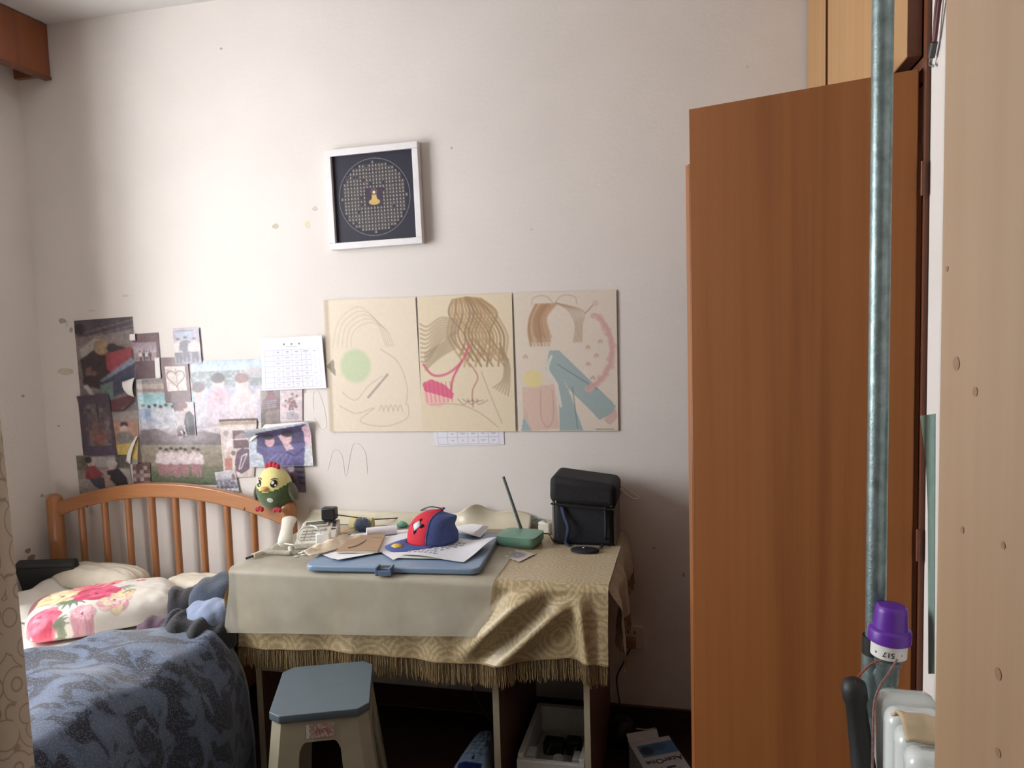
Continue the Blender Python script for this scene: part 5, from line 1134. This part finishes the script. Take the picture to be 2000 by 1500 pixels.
# parcel
q = [atz(878, 1520, .02), atz(958, 1530, .02), atz(966, 1436, .02), atz(938, 1440, .02)]
q = [Vector((min(p.x, -.612), p.y, 0)) for p in q]
def par(u, w): p = q[0]*(1-u)*(1-w)+q[1]*u*(1-w)+q[2]*u*w+q[3]*(1-u)*w; return p+Vector((0, 0, .012+.05*max(0, (1-(2*u-1)**4)*(1-(2*w-1)**4))**.5+.004*nz(u*8, w*8)))
c = Cv(40, 50, (150, 172, 196)); c.speck(0, 0, 1, 1, [(140, 164, 190), (172, 190, 208)], 5, .5, 4); c.rect(.15, .02, .75, .16, (30, 48, 110)); [c.rect(.15, .3+.09*k, .8-.05*(k % 3), .325+.09*k, (110, 130, 160)) for k in range(7)]; c.rect(.45, .2, .52, .28, (40, 44, 70))
c.a = c.a[::1]
o = obj('plastic_parcel', G().grid(par, 39, 49), M['gloss'], cols=c.cols(), smooth=180); tag(o, 'pale blue plastic mailing parcel on the floor under the desk', 'parcel')
o.modifiers.new('solid', 'SOLIDIFY').thickness = .004
# black round thing and cartridge carton right of the desk
p = aty(1215, 1385, -.12); tag(obj('black_speaker', G().lathe([(.045, .002), (.05, .01), (.05, .05), (.044, .075), (.03, .088), (.012, .09)], 24, Matrix.Translation((p.x, -.12, 0))), M['black'], smooth=40), 'round black speaker on the floor beside the desk', 'speaker')
bt = [atz(1228, 1452, .11), atz(1306, 1437, .11), atz(1352, 1505, .11), atz(1270, 1522, .11)]
cb_ = thing('cartridge_carton', Vector((sum(bt, Vector()).x/4, sum(bt, Vector()).y/4, 0)), 'white carton with a blue picture panel beside the wardrobe door', 'carton')
cn = obj('carton_body', G().prism([Vector((p.x, p.y, .002)) for p in bt], (0, 0, .107)), mat('white_card', (190, 192, 194), .7, .04, 30), cb_, bevel=.002)
def ct(u, w, h=.0008): return bt[0]*(1-u)*(1-w)+bt[1]*u*(1-w)+bt[2]*u*w+bt[3]*(1-u)*w+Vector((0, 0, h))
c = Cv(60, 60, (190, 194, 198)); c.rect(.12, .12, 1, .46, (84, 128, 168)); c.ell(.3, .3, .16, .12, (46, 52, 66), .9, .5); c.ell(.6, .25, .2, .1, (60, 96, 140), .8, .6); c.rect(.2, .78, .42, .84, (110, 112, 118)); c.rect(.5, .78, .72, .84, (40, 42, 46)); c.rect(.62, .88, .8, .97, (120, 122, 128))
obj('top_print', G().grid(lambda u, w: ct(u, w), 59, 59), M['print'], cb_, cols=c.cols())
obj('flap', G().add([ct(0, .0, .001), ct(.75, .0, .001), ct(.75, -.10, .02), ct(.0, -.12, .02)], [(0, 1, 2, 3)]), mat('white_card2', (190, 192, 194), .7, .04, 30), cb_, solid=.0015)
def text(name, s_, T, size, m, par, flip=False):
    cu = bpy.data.curves.new(name, 'FONT'); cu.body = s_; cu.size = size; cu.align_x = 'CENTER'; cu.align_y = 'CENTER'; cu.extrude = .0003
    to = bpy.data.objects.new(name, cu); C.objects.link(to); dg = bpy.context.evaluated_depsgraph_get(); me = bpy.data.meshes.new_from_object(to.evaluated_get(dg))
    g = G().add([T @ v_.co for v_ in me.vertices], [tuple(p.vertices) for p in me.polygons]); bpy.data.objects.remove(to); bpy.data.curves.remove(cu); bpy.data.meshes.remove(me)
    return obj(name, g, m, par)
xa = (bt[0]-bt[1]).normalized(); ya = (bt[0]-bt[3]).normalized(); xa = (bt[1]-bt[0]).normalized()
tp_ = ct(.55, .62, .0016); zx = xa; zy = Vector((-xa.y, xa.x, 0)); Tt = Matrix(((-zx.x, -zy.x, 0, tp_.x), (-zx.y, -zy.y, 0, tp_.y), (0, 0, 1, tp_.z), (0, 0, 0, 1)))
text('carton_text', 'AcerOne', Tt, .034, M['black'], cb_)
# wall socket with plug and lead
p = aty(1234, 1242, 0)
ws = thing('wall_socket', Vector((p.x, -.012, p.z-.04)), 'white wall socket with a plug beside the desk', 'socket')
obj('plate', G().box((p.x-.043, -.011, p.z-.043), (p.x+.043, -.0005, p.z+.043)), M['offwhite'], ws, bevel=.003)
for dx in (-.012, .012): obj('slot', G().box((p.x+dx-.002, -.0125, p.z+.012), (p.x+dx+.002, -.0112, p.z+.024)), M['black'], ws)
obj('plug', G().box((p.x-.016, -.045, p.z-.032), (p.x+.016, -.0112, p.z+.004)), mat('tan_plug', (150, 112, 80), .6, .08, 30), ws, bevel=.005)
obj('plug_lead', G().tube(spline([(p.x-.004, -.04, p.z-.032), (p.x-.03, -.04, p.z-.09), (p.x-.055, -.03, p.z-.15), (p.x-.05, -.03, p.z-.22), (p.x-.03, -.06, .02), (p.x-.02, -.12, .006)], 8), .0028, 6), M['rubber'], ws, smooth=70)
tag(obj('floor_cable', G().tube(spline([atz(1200, 1412, .006), atz(1260, 1425, .006), atz(1310, 1412, .006), atz(1340, 1408, .006), atz(1370, 1412, .006)], 8), .0028, 6), M['offwhite'], smooth=70), 'thin white cable on the floor behind the carton', 'cable')
tag(obj('hanging_cable', G().tube(spline([aty(922, 1342, -.05), aty(935, 1372, -.06), aty(958, 1408, -.08), aty(985, 1440, -.1)], 8), .003, 6), mat('brown_cable', (96, 74, 58), .6, .1, 30), smooth=70), 'brown cable hanging behind the middle desk panel', 'cable')

# ================================================================ radiator, pipe and valve by the right wall
PY = -1.345; pt0, pt1 = aty(1725, 0, PY), aty(1711, 1150, PY); pdir = (pt1-pt0).normalized()
ptop = pt0-pdir*((ZC-.003-pt0.z)/-pdir.z)*1; k_ = (pt0.z-(ZC-.003))/pdir.z*-1
ptop = pt0+pdir*((ZC-.003-pt0.z)/pdir.z); pbot = pt0+pdir*((.14-pt0.z)/pdir.z)
pp = thing('heating_pipe', Vector((pbot.x, pbot.y, .02)), 'tall galvanised steel heating pipe in front of the wardrobe door', 'pipe')
obj('tube', G().tube([ptop, pbot, Vector((pbot.x, pbot.y, .002))], .0168, 20), M['galv'], pp, smooth=50)
pv = lambda z: pt0+pdir*((z-pt0.z)/pdir.z)
zc_ = aty(1690, 1258, PY).z
obj('coupling', G().tube([pv(zc_+.016), pv(zc_-.016)], .0215, 18), M['rubber'], pp, smooth=40)
obj('tee', G().tube([pv(zc_-.016), pv(zc_-.09)], .0225, 18), M['galv'], pp, smooth=40)
obj('coupling', G().tube([pv(zc_-.09), pv(zc_-.125)], .024, 8), M['galv'], pp)
RX0, RX1, RZ0, RZ1 = .296, .388, .17, .885
rd = thing('radiator', ((RX0+RX1)/2, -1.62, .1), 'white sectional radiator on the right wall below the purple valve', 'radiator')
M['enamel'] = mat('white_enamel', (208, 214, 212), .25, .04, 12, coat=.4)
for k in range(8):
    y = -1.400-.058*k
    obj('section', G().box((RX0+.004*0, y-.053, RZ0), (RX1, y, RZ1)), M['enamel'], rd, bevel=.021, seg=4)
    obj('fin', G().box((RX0+.02, y-.057, RZ0+.08), (RX1-.02, y+.001, RZ1-.10)), M['enamel'], rd)
for y in (-1.42, -1.80):
    obj('foot', G().box((RX0+.02, y-.015, .0), (RX1-.02, y+.015, RZ0+.03)), M['enamel'], rd, bevel=.004)
tag(obj('folded_cardboard', G().grid(lambda u, w: Vector((lerp(RX0+.002, RX1+.02, u), lerp(-1.515, -1.60, w), RZ1+.004+.016*sm(.0, .5, w)-.012*sm(.75, 1, w)+.004*nz(u*5, w*5)+.008*(1-u)*sin(w*pi))), 20, 16), mat('tan_card', (190, 172, 140), .8, .08, 24), smooth=40, solid=.004), 'folded tan cardboard lying on top of the radiator', 'cardboard')
# thermostatic valve
vb = aty(1734, 1296, -1.385); vt = aty(1742, 1180, -1.385); va = (vt-vb).normalized()
Tv = Matrix.Translation(vb) @ va.to_track_quat('Z', 'Y').to_matrix().to_4x4()
LV = (vt-vb).length
vv = thing('radiator_valve', vb, 'radiator valve with a purple cap over a white dial', 'valve')
obj('valve_body', G().lathe([(.014, -.045), (.018, -.03), (.018, -.005), (.022, 0), (.022, .008), (.017, .010), (.017, .014)], 16, Tv), M['galv'], vv, smooth=40)
obj('union', G().tube([pv(zc_-.05), vb-va*.02], .013, 14), M['galv'], vv, smooth=40)
obj('union', G().tube([vb-va*.03, Vector((vb.x+.012, -1.42, RZ1-.05))], .012, 14), M['galv'], vv, smooth=40)
kz = LV/.118
dl_ = obj('dial', G().lathe([(.022, .014*kz), (.0285, .018*kz), (.0285, .048*kz), (.024, .05*kz)], 28, Tv), M['white'], vv, smooth=40)
M['purple'] = mat('purple_plastic', (96, 40, 156), .4, .04, 30)
obj('cap', G().lathe([(.030, .044*kz), (.034, .047*kz), (.034, .066*kz), (.0325, .070*kz), (.0275, .073*kz), (.0255, .105*kz), (.0245, .112*kz), (.021, .116*kz), (.0, .117*kz)], 32, Tv), M['purple'], vv, smooth=40)
dtv = (CAM-vb); dtv.z = 0; dtv.normalize(); side_ = va.cross(dtv).normalized(); dd = side_.cross(va).normalized()
for off_, s_ in ((.0, '517'), (.75, '*'), (-.75, '\u2022')):
    d2 = (dd*cos(off_)-side_*sin(off_)).normalized(); s2 = va.cross(d2).normalized(); p = vb+va*(.030*kz)+d2*.0288
    Tt = Matrix(((-s2.x, -va.x, d2.x, p.x), (-s2.y, -va.y, d2.y, p.y), (-s2.z, -va.z, d2.z, p.z), (0, 0, 0, 1))); text('dial_mark', s_, Tt, .013 if s_ == '517' else .008, M['black'], dl_)
# hanging black stick and braided cords
ht, hb_ = aty(1668, 1345, -1.43), aty(1694, 1560, -1.46)
hk = thing('umbrella', hb_, 'black umbrella with a rubber handle hanging from the valve by a cord', 'umbrella')
obj('handle', G().tube([ht+Vector((0, 0, .018)), ht+Vector((0, 0, .012)), ht, ht.lerp(hb_, .10), ht.lerp(hb_, .14), ht.lerp(hb_, .6), hb_], [.008, .0175, .0205, .0195, .0165, .0185, .021], 20), M['rubber'], hk, smooth=50)
fb = hb_+(hb_-ht)*.9
obj('folded_canopy', G().tube([hb_, hb_.lerp(fb, .1), hb_.lerp(fb, .5), fb], [.021, .028, .026, .012], 16), M['black'], hk, smooth=50)
obj('cord', G().tube(spline([ht+Vector((0, -.01, .016)), aty(1676, 1322, -1.42), aty(1700, 1298, -1.42), aty(1722, 1290, -1.42)], 6), .0018, 6), mat('red_cord', (140, 70, 54), .7, .2, 200), hk, smooth=70)
tag(obj('braided_cord', G().tube(spline([aty(1752, 1288, -1.42), aty(1738, 1312, -1.44), aty(1720, 1338, -1.458), aty(1708, 1372, -1.462), aty(1705, 1430, -1.47), aty(1704, 1530, -1.475)], 8), .0019, 6), mat('braided_cord', (136, 98, 92), .7, .45, 260), smooth=70), 'thin red and white braided cord draped over the radiator end', 'cord')
# cut wires at the top of the right wall
wr_ = thing('bare_wires', atx(1822, 115, XR-.006), 'dark red wires with taped ends hanging on the white wall', 'wires')
M['dred'] = mat('dark_red_wire', (98, 50, 52), .5, .1, 30)
for a, b_ in (((1838, -60), (1824, 84)), ((1846, -60), (1826, 80))): obj('wire', G().tube([atx(*a, XR-.008), atx((a[0]+b_[0])/2-2, (a[1]+b_[1])/2, XR-.010), atx(*b_, XR-.009)], .0035, 8), M['dred'], wr_, smooth=60)
obj('tape_wrap', G().tube([atx(1825, 82, XR-.009), atx(1819, 112, XR-.009)], .006, 8), M['darkgrey'], wr_, smooth=60)
obj('wire_tip', G().tube([atx(1819, 112, XR-.009), atx(1817, 126, XR-.008), atx(1822, 129, XR-.008)], .003, 6), M['silver'], wr_, smooth=60)
